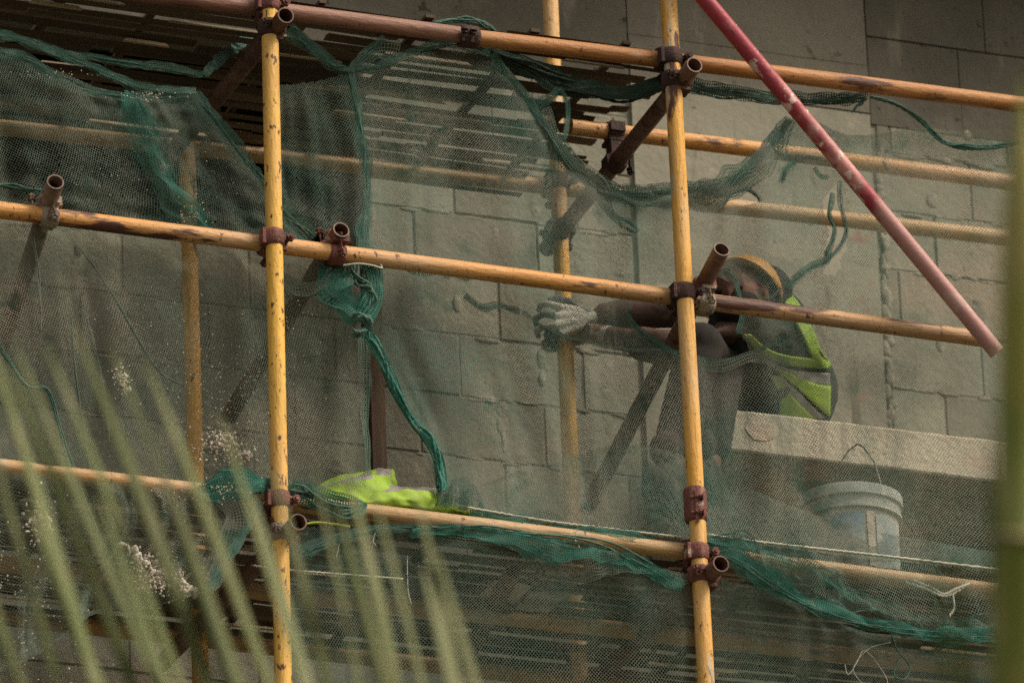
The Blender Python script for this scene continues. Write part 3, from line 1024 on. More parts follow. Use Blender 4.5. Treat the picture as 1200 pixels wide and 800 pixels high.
def gather(name, pts, widths, mt, parent, fullness=3.5, pitch=.0075, half=.0013, seed=0, depth=.03):
    """A crumpled, gathered strip of real mesh following a path."""
    P, t = path3(pts, 40 * (len(pts) - 1) + 2)
    L = np.concatenate([[0], np.cumsum(np.linalg.norm(np.diff(P, axis=0), axis=1))])
    d = np.gradient(P, axis=0)
    d /= np.linalg.norm(d, axis=1, keepdims=True)
    x = np.cross(d, np.array(FW)); x /= np.linalg.norm(x, axis=1, keepdims=True)
    Wm = float(np.mean(widths)) * fullness
    ni, nj = int(L[-1] / pitch), max(6, int(Wm / pitch))
    I, J = np.meshgrid(np.arange(ni), np.arange(nj), indexing='ij')
    li = I * pitch + .004 * vnoise(I * .2, J * .3, seed + 5)
    tt = np.interp(li.ravel(), L, t)
    base = np.stack([np.interp(li.ravel(), L, P[:, k]) for k in range(3)], 1)
    xx = np.stack([np.interp(li.ravel(), L, x[:, k]) for k in range(3)], 1)
    wd = interp(tt, widths) * (1 + .38 * vnoise(I.ravel() * .09, J.ravel() * 0., seed + 2))
    q = J.ravel() / nj * fullness + .35 * vnoise(I.ravel() * .045, J.ravel() * .05, seed)
    tri = 2 * np.abs(2 * (q * .5 - np.floor(q * .5 + .5))) - 1
    off = wd * .5 * (tri + .45 * vnoise(I.ravel() * .12, J.ravel() * .25, seed + 7) + .4 * vnoise(I.ravel() * .05, J.ravel() * 0, seed + 6))
    dep = depth * ((J.ravel() / nj - .5) + .5 * vnoise(I.ravel() * .1, J.ravel() * .15, seed + 8))
    Q = base + xx * off[:, None] + np.array([0, 1., 0])[None] * dep[:, None]
    P3 = Q.reshape(ni, nj, 3)
    di = np.zeros_like(P3); dj = np.zeros_like(P3)
    di[:-1] = P3[1:] - P3[:-1]; di[-1] = di[-2]
    dj[:, :-1] = P3[:, 1:] - P3[:, :-1]; dj[:, -1] = dj[:, -2]
    nrm = np.cross(di, dj); nrm /= np.linalg.norm(nrm, axis=2, keepdims=True) + 1e-12
    VV = []
    for A, B, nn in ((P3[:-1], P3[1:], nrm[:-1]), (P3[:, :-1], P3[:, 1:], nrm[:, :-1])):
        A, B, nn = A.reshape(-1, 3), B.reshape(-1, 3), nn.reshape(-1, 3)
        dd = B - A
        ln = np.linalg.norm(dd, axis=1)
        k = ln > 1e-6
        A, B, nn, dd, ln = A[k], B[k], nn[k], dd[k], ln[k]
        w = np.cross(dd / ln[:, None], nn); w /= np.linalg.norm(w, axis=1, keepdims=True) + 1e-12
        VV.append(np.stack([A - w * half, A + w * half, B + w * half, B - w * half], 1).reshape(-1, 3))
    VV = np.concatenate(VV)
    return link_mesh(name, VV, np.arange(len(VV), dtype=np.int32).reshape(-1, 4), mt, parent)


def crumbs(name, spots, mt, parent, seed=0):
    """Plaster crumbs: spots = list of (u, v, Y, spread px, count, size m)"""
    rnd = random.Random(seed)
    mb = MB()
    for (u, v, Y, sp, n, sz) in spots:
        for k in range(n):
            p = at(u + rnd.gauss(0, sp[0]), v + rnd.gauss(0, sp[1]), Y - .02 + rnd.uniform(-.012, .006))
            r = sz * rnd.uniform(.35, 1.3)
            ax = [V(rnd.gauss(0, 1), rnd.gauss(0, 1), rnd.gauss(0, 1)).normalized() for _ in range(3)]
            r *= .6
            X_ = ax[0]; Y_ = X_.cross(ax[1]).normalized(); Z_ = X_.cross(Y_)
            mb.ell(p, r * rnd.uniform(.6, 1.5), r * rnd.uniform(.5, 1.1), r * rnd.uniform(.5, 1), (X_, Y_, Z_), 6, 4)
    return tag(mb.build(name, mt, parent), kind='stuff')


# --- left net
Y1 = .11
nl = thing('safety_net', at(330, 560, Y1), 'dusty green left net speckled with plaster crumbs', 'safety net')
net_panel('net_panel', [
    [(-40, 44, Y1), (40, 70, Y1), (120, 104, Y1), (180, 112, Y1), (232, 106, Y1)],
    [(-40, 120, Y1), (50, 150, Y1), (140, 160, Y1), (215, 165, Y1), (276, 172, Y1)],
    [(-40, 215, Y1 + .05), (60, 225, Y1), (160, 235, Y1), (260, 240, Y1), (345, 255, Y1)],
    [(-40, 262, Y1), (70, 270, Y1), (190, 280, Y1), (290, 288, Y1), (370, 292, Y1)],
], M['net_dark'], nl, rot=24, seed=11, folds=(3, .009), half=.0006)
net_panel('net_panel', [
    [(-40, 258, Y1), (70, 266, Y1), (190, 276, Y1), (300, 287, Y1), (405, 302, Y1)],
    [(-40, 320, Y1), (70, 325, Y1), (190, 330, Y1), (310, 335, Y1), (418, 345, Y1)],
    [(-40, 400, Y1), (80, 410, Y1), (200, 410, Y1), (320, 410, Y1), (428, 420, Y1)],
    [(-40, 490, Y1), (80, 490, Y1), (200, 490, Y1), (320, 490, Y1), (429, 495, Y1)],
    [(-40, 556, Y1), (80, 562, Y1), (200, 572, Y1), (320, 574, Y1), (430, 572, Y1)],
], M['net_dusty'], nl, rot=24, seed=12, folds=(4, .014), pitch=.0064, half=.00056)
net_panel('net_panel', [
    [(-40, 545, .0), (60, 556, .0), (150, 566, .0), (230, 573, .0), (308, 562, .0)],
    [(-40, 620, .03), (60, 625, .02), (150, 620, .02), (220, 628, .02), (287, 622, .02)],
    [(-40, 700, .04), (40, 700, .03), (120, 680, .03), (185, 680, .02), (262, 662, .03)],
    [(-40, 800, .04), (40, 770, .03), (110, 720, .03), (175, 712, .02), (238, 694, .03)],
], M['net_dusty'], nl, rot=35, seed=14, folds=(5, .03))
strands('hem', [(-40, 50, Y1), (30, 70, Y1), (60, 88, Y1), (110, 107, Y1), (180, 113, Y1), (232, 107, Y1)], [.02, .02, .016, .02, .012], M['hem'], nl, 5, 0.0022, 21)
strands('hem', [(-40, 36, .1), (20, 45, .1), (62, 62, .1), (110, 80, .1), (173, 104, .1), (232, 107, .1)], [.014, .016, .012], M['hem'], nl, 4, 0.0022, 22)
strands('hem', [(-40, 30, .14), (10, 42, .14), (80, 62, .14), (183, 78, .14), (230, 87, .14), (240, 89, .14)], [.012, .012, .01], M['hem'], nl, 3, 0.0022, 23)
strands('hem', [(230, 108, Y1), (253, 147, Y1), (300, 206, Y1), (330, 243, Y1), (366, 283, Y1)], [.02, .025, .03, .035], M['hem'], nl, 7, 0.0025, 24)
strands('hem', [(308, 215, Y1), (335, 262, Y1), (356, 284, Y1)], [.01, .012], M['hem'], nl, 3, 0.0022, 25)
strands('hem', [(240, 89, .15), (262, 66, .3), (296, 42, .5)], [.02, .014], M['hem_dark'], nl, 3, 0.0022, 26)
gather('crumpled_fold', [(146, 108, Y1 - .02), (158, 140, Y1 - .03), (172, 172, Y1 - .03), (196, 215, Y1 - .03), (225, 246, Y1 - .02), (246, 272, Y1 - .01)], [.02, .09, .06, .05, .05, .012], M['net_teal'], nl, 2.2, half=.00062, pitch=.0062, seed=27)
gather('crumpled_fold', [(160, 118, Y1 - .02), (168, 160, Y1 - .02), (186, 200, Y1 - .02), (215, 250, Y1 - .02), (250, 280, Y1 - .01)], [.02, .13, .11, .10, .03], M['hem'], nl, 1.5, half=.0006, pitch=.006, seed=127)
strands('fold_edge', [(92, 290, Y1 - .02), (125, 335, Y1 - .03), (160, 395, Y1 - .03), (186, 435, Y1 - .03), (222, 456, Y1 - .02)], [.006, .008, .006], M['net'], nl, 3, .0010, 28)
strands('fold_edge', [(38, 275, .07), (45, 320, .09), (48, 400, .09)], [.012, .006], M['net'], nl, 3, .0010, 29)
strands('fold_edge', [(82, 340, .08), (88, 430, .08), (100, 520, .08), (106, 560, .08), (112, 610, .06)], [.01, .01, .012], M['net'], nl, 3, .0010, 30)
strands('fold_edge', [(98, 360, .08), (116, 430, .08), (124, 480, .08), (128, 520, .07)], [.008, .008], M['net'], nl, 3, .0010, 31)
strands('fold_edge', [(-20, 380, .07), (8, 420, .07), (32, 452, .07), (56, 458, .07), (70, 500, .07), (82, 540, .05), (100, 590, .03), (125, 650, .02), (150, 720, .02)], [.02, .012, .012, .018, .02, .02], M['hem'], nl, 5, .0016, 32)
strands('fold_edge', [(-20, 215, .05), (20, 220, .04), (55, 226, -.0)], [.03, .02], M['hem_dark'], nl, 4, .003, 33)
strands('hem', [(306, 588, .0), (290, 620, .0), (262, 662, .0), (240, 694, .0)], [.02, .014], M['hem'], nl, 4, 0.0022, 34)
gather('bunched_edge', [(236, 580, .0), (262, 575, -.01), (290, 567, -.02), (318, 572, .03)], [.05, .09, .08, .05], M['net_teal'], nl, 3.5, seed=35)
gather('bunched_edge', [(262, 582, .0), (275, 610, .01), (262, 650, .02), (240, 690, .02)], [.09, .07, .04], M['net'], nl, 2.5, half=.0010, seed=36)
crumbs('plaster_crumbs', [
    (260, 520, Y1, (14, 10), 150, .006), (200, 430, Y1, (50, 50), 260, .0028), (280, 490, Y1, (30, 40), 420, .0030), (262, 515, Y1, (9, 6), 90, .008), (285, 532, Y1, (8, 5), 60, .007), (120, 200, Y1, (50, 26), 90, .0022),
    (260, 190, Y1, (14, 26), 60, .0022), (340, 380, Y1, (30, 50), 200, .0022), (40, 690, .0, (30, 50), 200, .004), (235, 575, -.02, (30, 10), 60, .004),
    (172, 664, -.02, (10, 9), 120, .007), (196, 680, -.02, (14, 8), 150, .007), (190, 675, -.02, (24, 12), 400, .0035), (45, 610, .0, (8, 14), 90, .008), (140, 438, Y1 - .01, (4, 7), 60, .005), (148, 452, Y1 - .01, (3, 5), 40, .005),
    (60, 88, .09, (30, 3), 40, .003), (175, 112, .08, (20, 3), 60, .004), (225, 250, .08, (9, 8), 40, .0032)], M['plaster'], nl, 5)

lm = MB()
rnd_ = random.Random(3)
for (u0_, v0_, u1_, v1_, n_, rr_) in ((148, 640, 172, 668, 8, .02), (172, 668, 232, 694, 16, .024), (40, 592, 58, 622, 6, .016), (258, 512, 290, 534, 7, .014), (141, 432, 151, 456, 5, .010)):
    for k in range(n_):
        t = k / (n_ - 1) + rnd_.uniform(-.05, .05)
        p = at(u0_ + (u1_ - u0_) * t + rnd_.gauss(0, 3), v0_ + (v1_ - v0_) * t + rnd_.gauss(0, 3), (-.02 if v0_ > 560 else Y1 - .012))
        d_ = Vector((rnd_.gauss(0, 1), rnd_.gauss(0, .4), rnd_.gauss(0, 1))).normalized()
        e_ = d_.cross(V(0, 1, 0)).normalized()
        lm.ell(p, rr_ * rnd_.uniform(.5, 1.1), rr_ * .45, rr_ * rnd_.uniform(.3, .7), (d_, V(0, 1, 0), e_), 9, 6)
for i_, p_ in enumerate(lm.v):
    p_ = Vector(p_)
    lm.v[i_] = tuple(p_ + .007 * mnoise.noise_vector(p_ * 55) + .004 * mnoise.noise_vector(p_ * 140))
tag(lm.build('plaster_lumps', M['plaster'], nl, smooth=True), kind='stuff')

# --- centre / right net
Y2 = .13
nc = thing('safety_net', at(800, 650, Y2), 'torn green net hanging over the worker and bucket', 'safety net')
HOLE = [(737, 368), (760, 392), (797, 416), (827, 421), (853, 424), (880, 414), (872, 396), (870, 350), (866, 338), (846, 324), (800, 330), (760, 335)]
HOLE2 = [(866, 330), (888, 338), (893, 345), (889, 352), (869, 350)]
SLIT = [(975, 225), (984, 212), (986, 236), (988, 262), (992, 276), (986, 300), (978, 322), (968, 318), (970, 295), (978, 272), (973, 250)]
TEAR = [(846, 243), (858, 228), (874, 224), (890, 236), (880, 240), (862, 240)]
net_panel('net_panel', [
    [(407, 84, Y2), (490, 62, Y2), (575, 64, Y2), (632, 130, Y2), (700, 212, Y2), (770, 224, Y2), (850, 214, Y2), (926, 138, Y2), (1000, 158, Y2), (1090, 150, Y2), (1190, 165, Y2)],
    [(424, 150, Y2), (490, 140, Y2), (570, 150, Y2), (636, 175, Y2), (705, 240, Y2), (770, 246, Y2), (850, 240, Y2), (928, 190, Y2), (1005, 200, Y2), (1085, 200, Y2), (1190, 212, Y2)],
    [(429, 225, Y2), (490, 225, Y2), (565, 230, Y2), (636, 245, Y2), (705, 275, Y2), (770, 282, Y2), (850, 285, Y2), (930, 270, Y2), (1008, 280, Y2), (1085, 290, Y2), (1190, 300, Y2)],
    [(424, 302, Y2 - .03), (490, 308, Y2), (560, 316, Y2), (636, 325, Y2), (705, 335, Y2), (770, 343, Y2), (850, 352, Y2), (930, 362, Y2), (1010, 374, Y2), (1085, 384, Y2), (1190, 398, Y2)],
    [(432, 390, Y2), (495, 395, Y2), (565, 400, Y2), (640, 408, Y2), (710, 415, Y2), (780, 422, Y2), (855, 430, Y2), (930, 440, Y2), (1010, 450, Y2), (1085, 460, Y2), (1190, 475, Y2)],
    [(486, 492, Y2), (530, 500, Y2), (590, 505, Y2), (650, 512, Y2), (715, 520, Y2), (785, 528, Y2), (858, 538, Y2), (935, 548, Y2), (1012, 558, Y2), (1088, 566, Y2), (1190, 580, Y2)],
    [(516, 592, .10), (560, 598, .10), (610, 606, .10), (662, 614, .10), (722, 623, .10), (788, 631, .09), (860, 637, .08), (940, 645, .07), (1015, 654, .06), (1092, 662, .05), (1190, 672, .05)],
], M['net'], nc, rot=33, seed=41, folds=(7, .014), wrk=.008, holes=[HOLE, HOLE2, SLIT, TEAR])
net_panel('net_panel', [
    [(322, 100, Y2), (362, 96, Y2), (407, 86, Y2)],
    [(322, 190, Y2), (372, 192, Y2), (428, 194, Y2)],
    [(338, 262, Y2), (385, 280, Y2), (429, 292, Y2)],
], M['net_dark'], nc, rot=38, seed=47, folds=(2, .006), half=.0006)
# a second, looser layer low down behind the left of the pane
net_panel('net_panel', [
    [(545, 575, .18), (640, 540, .19), (740, 520, .19), (830, 545, .19), (920, 590, .18), (1040, 625, .16), (1190, 650, .14)],
    [(530, 588, .16), (640, 578, .18), (740, 570, .19), (830, 590, .18), (920, 618, .16), (1040, 642, .14), (1190, 662, .12)],
    [(520, 596, .14), (630, 610, .14), (735, 624, .13), (830, 634, .12), (920, 643, .12), (1040, 657, .1), (1190, 674, .1)],
], M['net'], nc, rot=12, seed=44, folds=(4, .02))
strands('hem', [(407, 83, Y2), (418, 125, Y2), (428, 192, Y2), (429, 245, Y2), (426, 300, Y2 - .04)], [.012, .014, .014, .024, .035], M['hem'], nc, 6, 0.0024, 51)
strands('hem', [(338, 34, .05), (360, 50, .08), (385, 70, .1), (407, 83, Y2)], [.025, .02, .016, .012], M['hem_dark'], nc, 5, 0.0026, 52)
strands('hem', [(407, 83, Y2), (425, 66, Y2), (452, 44, .1)], [.012, .014, .012], M['hem_dark'], nc, 4, 0.0022, 53)
strands('hem', [(407, 83, Y2), (450, 76, Y2), (496, 58, Y2), (540, 52, .1), (575, 64, .12)], [.012, .014, .012, .016], M['hem_dark'], nc, 5, 0.0022, 54)
gather('bunched_edge', [(340, 38, .09), (372, 62, .12), (407, 84, Y2), (440, 62, Y2), (470, 66, Y2)], [.05, .03, .02, .05, .07], M['net_dark'], nc, 2.4, half=.0009, seed=55)
strands('hem', [(575, 64, .12), (602, 100, Y2), (640, 150, Y2), (668, 190, Y2), (700, 214, Y2), (730, 224, Y2), (770, 225, Y2), (810, 222, Y2), (850, 213, Y2), (882, 194, Y2), (905, 165, Y2), (926, 137, Y2)], [.016, .014, .018, .04, .03, .022, .02, .02, .012], M['hem'], nc, 8, 0.0019, 56)
gather('bunched_edge', [(636, 130, Y2 - .01), (662, 180, Y2 - .01), (690, 208, Y2 - .01), (704, 225, Y2), (718, 252, Y2), (748, 272, Y2)], [.03, .05, .06, .045, .02, .012], M['net'], nc, 2.6, half=.0010, seed=57)
gather('bunched_edge', [(700, 222, Y2 - .01), (760, 232, Y2 - .01), (820, 228, Y2 - .01), (860, 215, Y2), (895, 185, Y2), (926, 140, Y2)], [.05, .06, .07, .09, .09, .02], M['net_dark'], nc, 2.0, half=.0010, seed=58)
strands('torn_edge', [(656, 104, Y2), (664, 118, Y2), (665, 140, Y2), (661, 165, Y2)], [.008, .008], M['hem'], nc, 3, 0.0014, 59)
strands('torn_edge', [(600, 112, Y2), (625, 122, Y2), (645, 116, Y2), (656, 103, Y2)], [.02, .02, .01], M['hem_dark'], nc, 4, 0.0017, 60)
strands('torn_edge', [(704, 215, Y2), (704, 236, Y2), (722, 254, Y2), (738, 260, Y2), (750, 274, Y2)], [.008, .008], M['hem'], nc, 3, 0.0017, 61)
strands('torn_edge', [(846, 244, Y2), (858, 228, Y2), (874, 223, Y2), (888, 231, Y2), (890, 240, Y2)], [.006, .006], M['hem_dark'], nc, 3, 0.0014, 62)
strands('torn_edge', [(975, 226, Y2), (972, 250, Y2), (978, 270, Y2), (970, 295, Y2), (967, 306, Y2), (950, 312, Y2), (935, 324, Y2), (920, 338, Y2)], [.008, .008, .012, .02, .012], M['hem_dark'], nc, 4, 0.0015, 63)
strands('torn_edge', [(984, 212, Y2), (985, 240, Y2), (992, 268, Y2), (986, 286, Y2), (976, 300, Y2), (968, 308, Y2)], [.006, .006, .01], M['hem_dark'], nc, 3, 0.0012, 64)
strands('torn_edge', [(916, 214, Y2), (922, 198, Y2), (934, 190, Y2)], [.012, .01], M['hem_dark'], nc, 3, 0.0017, 65)
strands('torn_edge', [(955, 196, Y2), (962, 206, Y2), (972, 208, Y2)], [.005, .004], M['hem_dark'], nc, 2, 0.0010, 66)
strands('torn_edge', [(735, 366, Y2), (745, 381, Y2), (775, 406, Y2), (797, 416, Y2), (827, 421, Y2), (853, 424, Y2), (880, 415, Y2), (905, 403, Y2), (930, 408, Y2)], [.01, .01, .012, .012, .012, .01, .008], M['hem'], nc, 4, 0.0012, 67)
gather('torn_edge', [(797, 420, Y2), (827, 428, Y2), (853, 430, Y2), (885, 420, Y2), (930, 425, Y2)], [.03, .035, .035, .03, .02], M['net'], nc, 2.0, half=.0009, seed=68)
strands('torn_edge', [(850, 315, Y2), (861, 326, Y2), (864, 340, Y2), (868, 356, Y2), (868, 378, Y2), (866, 392, Y2)], [.006, .008, .014], M['hem'], nc, 4, 0.0011, 69)
strands('torn_edge', [(888, 338, Y2), (891, 348, Y2), (889, 356, Y2)], [.004, .004], M['hem'], nc, 2, 0.0010, 70)
strands('torn_edge', [(545, 346, Y2), (565, 360, Y2), (585, 358, Y2), (612, 366, Y2)], [.012, .01], M['hem_dark'], nc, 3, 0.0011, 71)
strands('torn_edge', [(612, 366, Y2), (640, 385, Y2), (690, 402, Y2), (740, 410, Y2), (775, 410, Y2)], [.004, .006], M['net'], nc, 2, 0.0009, 72)
# knot below the middle rail, and the twisted tail
gather('net_knot', [(404, 296, .09), (396, 318, .07), (394, 340, .06), (408, 358, .06), (424, 378, .06)], [.04, .075, .08, .06, .035], M['net_teal'], nc, 3.4, half=.0011, seed=75)
gather('net_knot', [(420, 298, .08), (434, 318, .07), (438, 342, .06), (432, 362, .06), (424, 380, .06)], [.04, .05, .05, .05, .035], M['net_teal'], nc, 3.4, half=.0011, seed=76)
strands('net_knot', [(408, 296, .07), (416, 320, .05), (434, 335, .05), (436, 350, .05), (424, 374, .05)], [.05, .04, .03], M['hem'], nc, 5, .003, 77)
strands('net_knot', [(412, 380, .06), (420, 372, .04), (432, 376, .04), (432, 388, .05), (420, 392, .05), (413, 383, .06)], [.02, .024], M['hem'], nc, 7, .0045, 78)
gather('net_knot', [(330, 330, .09), (352, 338, .09), (378, 330, .08), (402, 312, .08)], [.05, .06, .05, .03], M['net_dark'], nc, 2.5, half=.0010, seed=79)
strands('twisted_tail', [(426, 384, .06), (440, 402, .06), (452, 432, .08), (466, 462, .09), (480, 490, .1), (500, 508, .1), (513, 532, .1), (518, 562, .1), (512, 580, .08)], [.022, .024, .022, .018, .018, .02, .022, .03], M['net_teal'], nc, 12, .0038, 80, twist=18)
gather('twisted_tail', [(426, 384, .06), (452, 432, .08), (480, 490, .1), (513, 532, .1), (518, 575, .1)], [.026, .026, .024, .026, .03], M['net_teal'], nc, 3.0, half=.0016, seed=81, depth=.02)
gather('loose_edge', [(424, 392, .11), (427, 440, .12), (425, 500, .12), (428, 560, .11)], [.035, .04, .03, .03], M['net'], nc, 1.8, half=.0010, seed=82)
# right swag under the cord
net_panel('net_panel', [
    [(828, 630, .04), (900, 638, .0), (990, 648, .0), (1080, 658, .0), (1190, 670, .02)],
    [(832, 634, .03), (905, 655, -.03), (990, 680, -.04), (1080, 695, -.04), (1190, 706, .0)],
    [(836, 640, .02), (905, 680, -.03), (985, 722, -.04), (1078, 740, -.04), (1190, 748, .0)],
], M['net'], nc, rot=20, seed=84, folds=(4, .018))
gather('bunched_swag', [(826, 634, .0), (862, 652, -.03), (900, 676, -.05), (945, 704, -.06), (990, 722, -.06), (1040, 735, -.06), (1090, 741, -.05), (1190, 745, -.02)], [.03, .06, .055, .045, .042, .035, .04, .05], M['net_teal'], nc, 3.4, half=.0009, pitch=.0062, seed=85)
gather('bunched_swag', [(826, 632, .0), (866, 642, -.02), (920, 668, -.04), (980, 702, -.05), (1060, 722, -.05), (1190, 732, -.02)], [.04, .10, .12, .10, .09, .08], M['hem'], nc, 1.3, half=.0006, pitch=.0062, seed=185)
gather('bunched_swag', [(826, 630, .0), (880, 640, -.03), (940, 664, -.04), (1000, 700, -.05)], [.02, .03, .03, .015], M['net_teal'], nc, 2.2, half=.0008, pitch=.006, seed=86)
strands('bunched_swag', [(828, 638, .0), (868, 660, -.04), (910, 688, -.06), (960, 714, -.07), (1010, 730, -.07), (1080, 742, -.06), (1190, 748, -.02)], [.03, .035, .03, .03, .03, .03], M['hem'], nc, 4, .0013, 87)
# bunched along the lowest rail
gather('bunched_edge', [(338, 574, .02), (362, 584, .0), (395, 594, -.01), (432, 598, .0)], [.05, .07, .07, .03], M['net_teal'], nc, 3.6, half=.0011, seed=88)
strands('bunched_edge', [(338, 570, .0), (368, 584, -.02), (400, 600, -.02), (424, 596, -.01)], [.04, .04, .03], M['hem'], nc, 7, .003, 89)
gather('bunched_edge', [(550, 600, .05), (620, 612, .04), (680, 622, .04), (740, 632, .04), (800, 640, .04)], [.03, .035, .03, .04, .03], M['net_teal'], nc, 2.6, half=.0008, pitch=.006, seed=90)
for q_ in (0, 1):
    net_panel('net_mound', [
        [(516, 572, .13), (530, 561, .15), (546, 560, .16), (558, 572, .14)],
        [(508, 584, .12), (528, 576, .10), (550, 576, .10), (568, 590, .12)],
        [(500, 596, .12), (526, 592, .08), (552, 596, .08), (574, 606, .10)]], M['net_teal'] if q_ else M['net_dark'], nc, rot=20 + 30 * q_, seed=91 + q_, folds=(3, .012))

# --- lower net
nb = thing('safety_net', at(600, 640, .0), 'fine dark net hanging below the lowest rail under the bamboo deck', 'safety net')
net_panel('net_panel', [
    [(335, 616, .03), (430, 618, .02), (560, 626, .0), (690, 648, .0), (810, 672, .0), (900, 690, .0), (1000, 735, .0), (1100, 752, .0), (1200, 758, .0)],
    [(335, 700, .03), (430, 705, .03), (560, 715, .02), (690, 730, .02), (815, 745, .02), (905, 755, .02), (1000, 780, .02), (1100, 795, .02), (1200, 800, .02)],
    [(335, 830, .03), (430, 835, .03), (560, 840, .03), (690, 850, .03), (820, 860, .03), (910, 865, .03), (1000, 880, .03), (1100, 885, .03), (1200, 890, .03)],
], M['net_dark'], nb, rot=40, seed=95, folds=(6, .012))
gather('bunched_edge', [(482, 624, .0), (540, 622, -.01), (600, 634, -.02), (650, 648, -.02), (700, 652, -.02), (750, 664, -.01), (800, 690, .0)], [.02, .035, .045, .07, .06, .05, .03], M['net_teal'], nb, 2.6, half=.0008, pitch=.006, seed=96)
gather('bunched_edge', [(560, 626, .0), (620, 640, -.01), (675, 664, -.01), (715, 660, -.01), (770, 672, .0)], [.02, .08, .11, .07, .02], M['net'], nb, 1.4, half=.0007, pitch=.006, seed=196)
strands('bunched_edge', [(470, 618, .0), (540, 618, -.01), (600, 626, -.02), (660, 634, -.02), (720, 646, -.02), (760, 664, -.01), (798, 690, .0)], [.02, .03, .04, .04, .035], M['hem'], nb, 5, .0026, 97)
strands('torn_edge', [(345, 652, .0), (400, 632, .0), (450, 620, .0), (490, 618, .0)], [.03, .02, .02], M['hem_dark'], nb, 4, .0026, 98)
strands('torn_edge', [(345, 640, .0), (352, 648, .0), (366, 656, .0)], [.02, .012], M['hem'], nb, 4, .0024, 99)
strands('torn_edge', [(440, 622, .0), (437, 634, .0), (442, 640, .0)], [.006, .004], M['cord'], nb, 2, .0013, 100)
strands('torn_edge', [(400, 632, .0), (396, 644, .0), (394, 654, .0)], [.006, .004], M['cord'], nb, 2, .0013, 101)

# --- rolled net under the top rail
nr = thing('rolled_net', at(700, 95, .12), 'dirty dark net rolled and tied along the topmost rail', 'safety net')
gather('net_roll', [(560, 52, .10), (590, 68, .14), (630, 84, .16), (670, 98, .16), (710, 108, .15), (745, 108, .12), (782, 98, .1)], [.03, .06, .07, .06, .06, .05, .04], M['net_rolled'], nr, 4.0, half=.0018, seed=110)
strands('net_roll', [(560, 48, .10), (600, 70, .14), (650, 92, .16), (710, 110, .15), (750, 108, .12), (784, 98, .1)], [.03, .05, .05, .04], M['net_rolled'], nr, 9, .004, 111)
strands('net_roll', [(500, 28, .1), (530, 24, .1), (560, 26, .1), (590, 44, .1)], [.01, .02, .014], M['hem_dark'], nr, 5, .003, 112)
gather('net_roll', [(800, 98, .1), (850, 108, .12), (920, 114, .12), (985, 116, .1), (1018, 112, .09)], [.04, .04, .035, .03, .02], M['net_rolled'], nr, 3.0, half=.0012, seed=113)
strands('net_roll', [(800, 100, .1), (850, 110, .12), (920, 117, .12), (985, 117, .1), (1015, 113, .09)], [.03, .03, .02], M['hem_dark'], nr, 6, .0028, 114)
strands('net_roll', [(1018, 113, .09), (1050, 122, .1), (1080, 142, .1), (1105, 166, .1), (1130, 172, .1), (1165, 172, .1), (1220, 164, .1)], [.008, .014, .02, .022, .014, .012], M['hem'], nr, 6, .003, 115)
strands('net_roll', [(1015, 113, .09), (1005, 124, .09), (996, 132, .09)], [.012, .008], M['hem_dark'], nr, 3, .003, 116)

# ------------------------------------------------------------------ cords and wires
def cord(pts, r, mt, label, name='cord', wav=0.0, cat='cord', group=None):
    P, t = path3(pts, 24 * (len(pts) - 1) + 2)
    if wav:
        P[:, 2] += wav * np.sin(t * 260)
    mb = MB()
    mb.tube([tuple(p) for p in P], r, 7)
    return tag(mb.build(name, mt, origin=P[0], smooth=True), label, cat, group)


cord([(826, 626, .03), (900, 636, -.01), (980, 645, -.02), (1060, 654, -.02), (1210, 672, .0)], .0042, M['cord'], 'pale cord along the net edge in front of the bucket', wav=.0012)
cord([(545, 594, .04), (640, 610, .03), (720, 620, .03), (798, 629, .02)], .0036, M['cord'], 'pale cord along the net edge left of the orange yellow upright', wav=.0012)
cord([(295, 662, .02), (345, 668, .02), (420, 674, .02), (472, 678, .02)], .0030, M['cord'], 'pale cord strung below the lowest rail behind the palm leaflets', wav=.0010)
cord([(342, 507 + 110, .03), (372, 612, .03), (410, 617, .03)], .0035, mat('lime strap', (.45, .55, .10), rough=.8), 'thin lime strap lying below the folded vest', 'strap', cat='strap')
cord([(1060, 682, -.02), (1085, 690, -.04), (1108, 698, -.05), (1135, 684, -.04), (1120, 690, -.05), (1106, 696, -.05), (1090, 688, -.04), (1070, 680, -.02)], .0042, M['cord'], 'loose pale rope knotted round the lowest rail by the bucket', 'rope', wav=.002)
cord([(1116, 694, -.05), (1118, 712, -.05), (1112, 722, -.05)], .0035, M['cord'], 'frayed rope end hanging below the lowest rail', 'rope', wav=.002)
cord([(990, 778, .0), (994, 790, -.01), (1004, 776, -.01), (1012, 762, .0), (1026, 774, .0), (1040, 800, .0), (1020, 806, .0), (1000, 784, .0), (1018, 760, .0), (1044, 752, .0)], .0011, M['cord'], 'tangled pale wire dangling under the teal swag', 'wire_tangle')
cord([(1044, 742, .0), (1052, 762, .0), (1066, 780, .0), (1060, 795, .0), (1048, 790, .0), (1052, 772, .0)], .0022, M['hem_dark'], 'looped green string dangling under the teal swag', 'string')
cord([(402, 311, -.01), (420, 309, -.02), (436, 311, -.02), (447, 314, .0), (446, 310, .0)], .0028, M['cord'], 'bent tie wire under the middle rail at the net knot', 'tie_wire', cat='wire')
cord([(676, 621, .0), (674, 632, .0), (679, 641, .0)], .002, M['cord'], 'short tie wire hanging on the lowest rail', 'tie_wire', cat='wire')
cord([(477, 650, .03), (478, 690, .03), (482, 708, .03)], .0018, M['wire'], 'thin wire hanging straight down behind the palm leaflets', 'wire', cat='wire')

# ------------------------------------------------------------------ bucket
BX, BY = 0, .30
bc = at(1000, 640, BY)
bz = ZD2 + .012
btop = at(1000, 588, BY).z
bx = bc.x
bk = thing('bucket', (bx, BY, bz), 'battered pale blue grey bucket on the deck under the ledge', 'bucket')
H = btop - bz
rb, rt = .128, .146


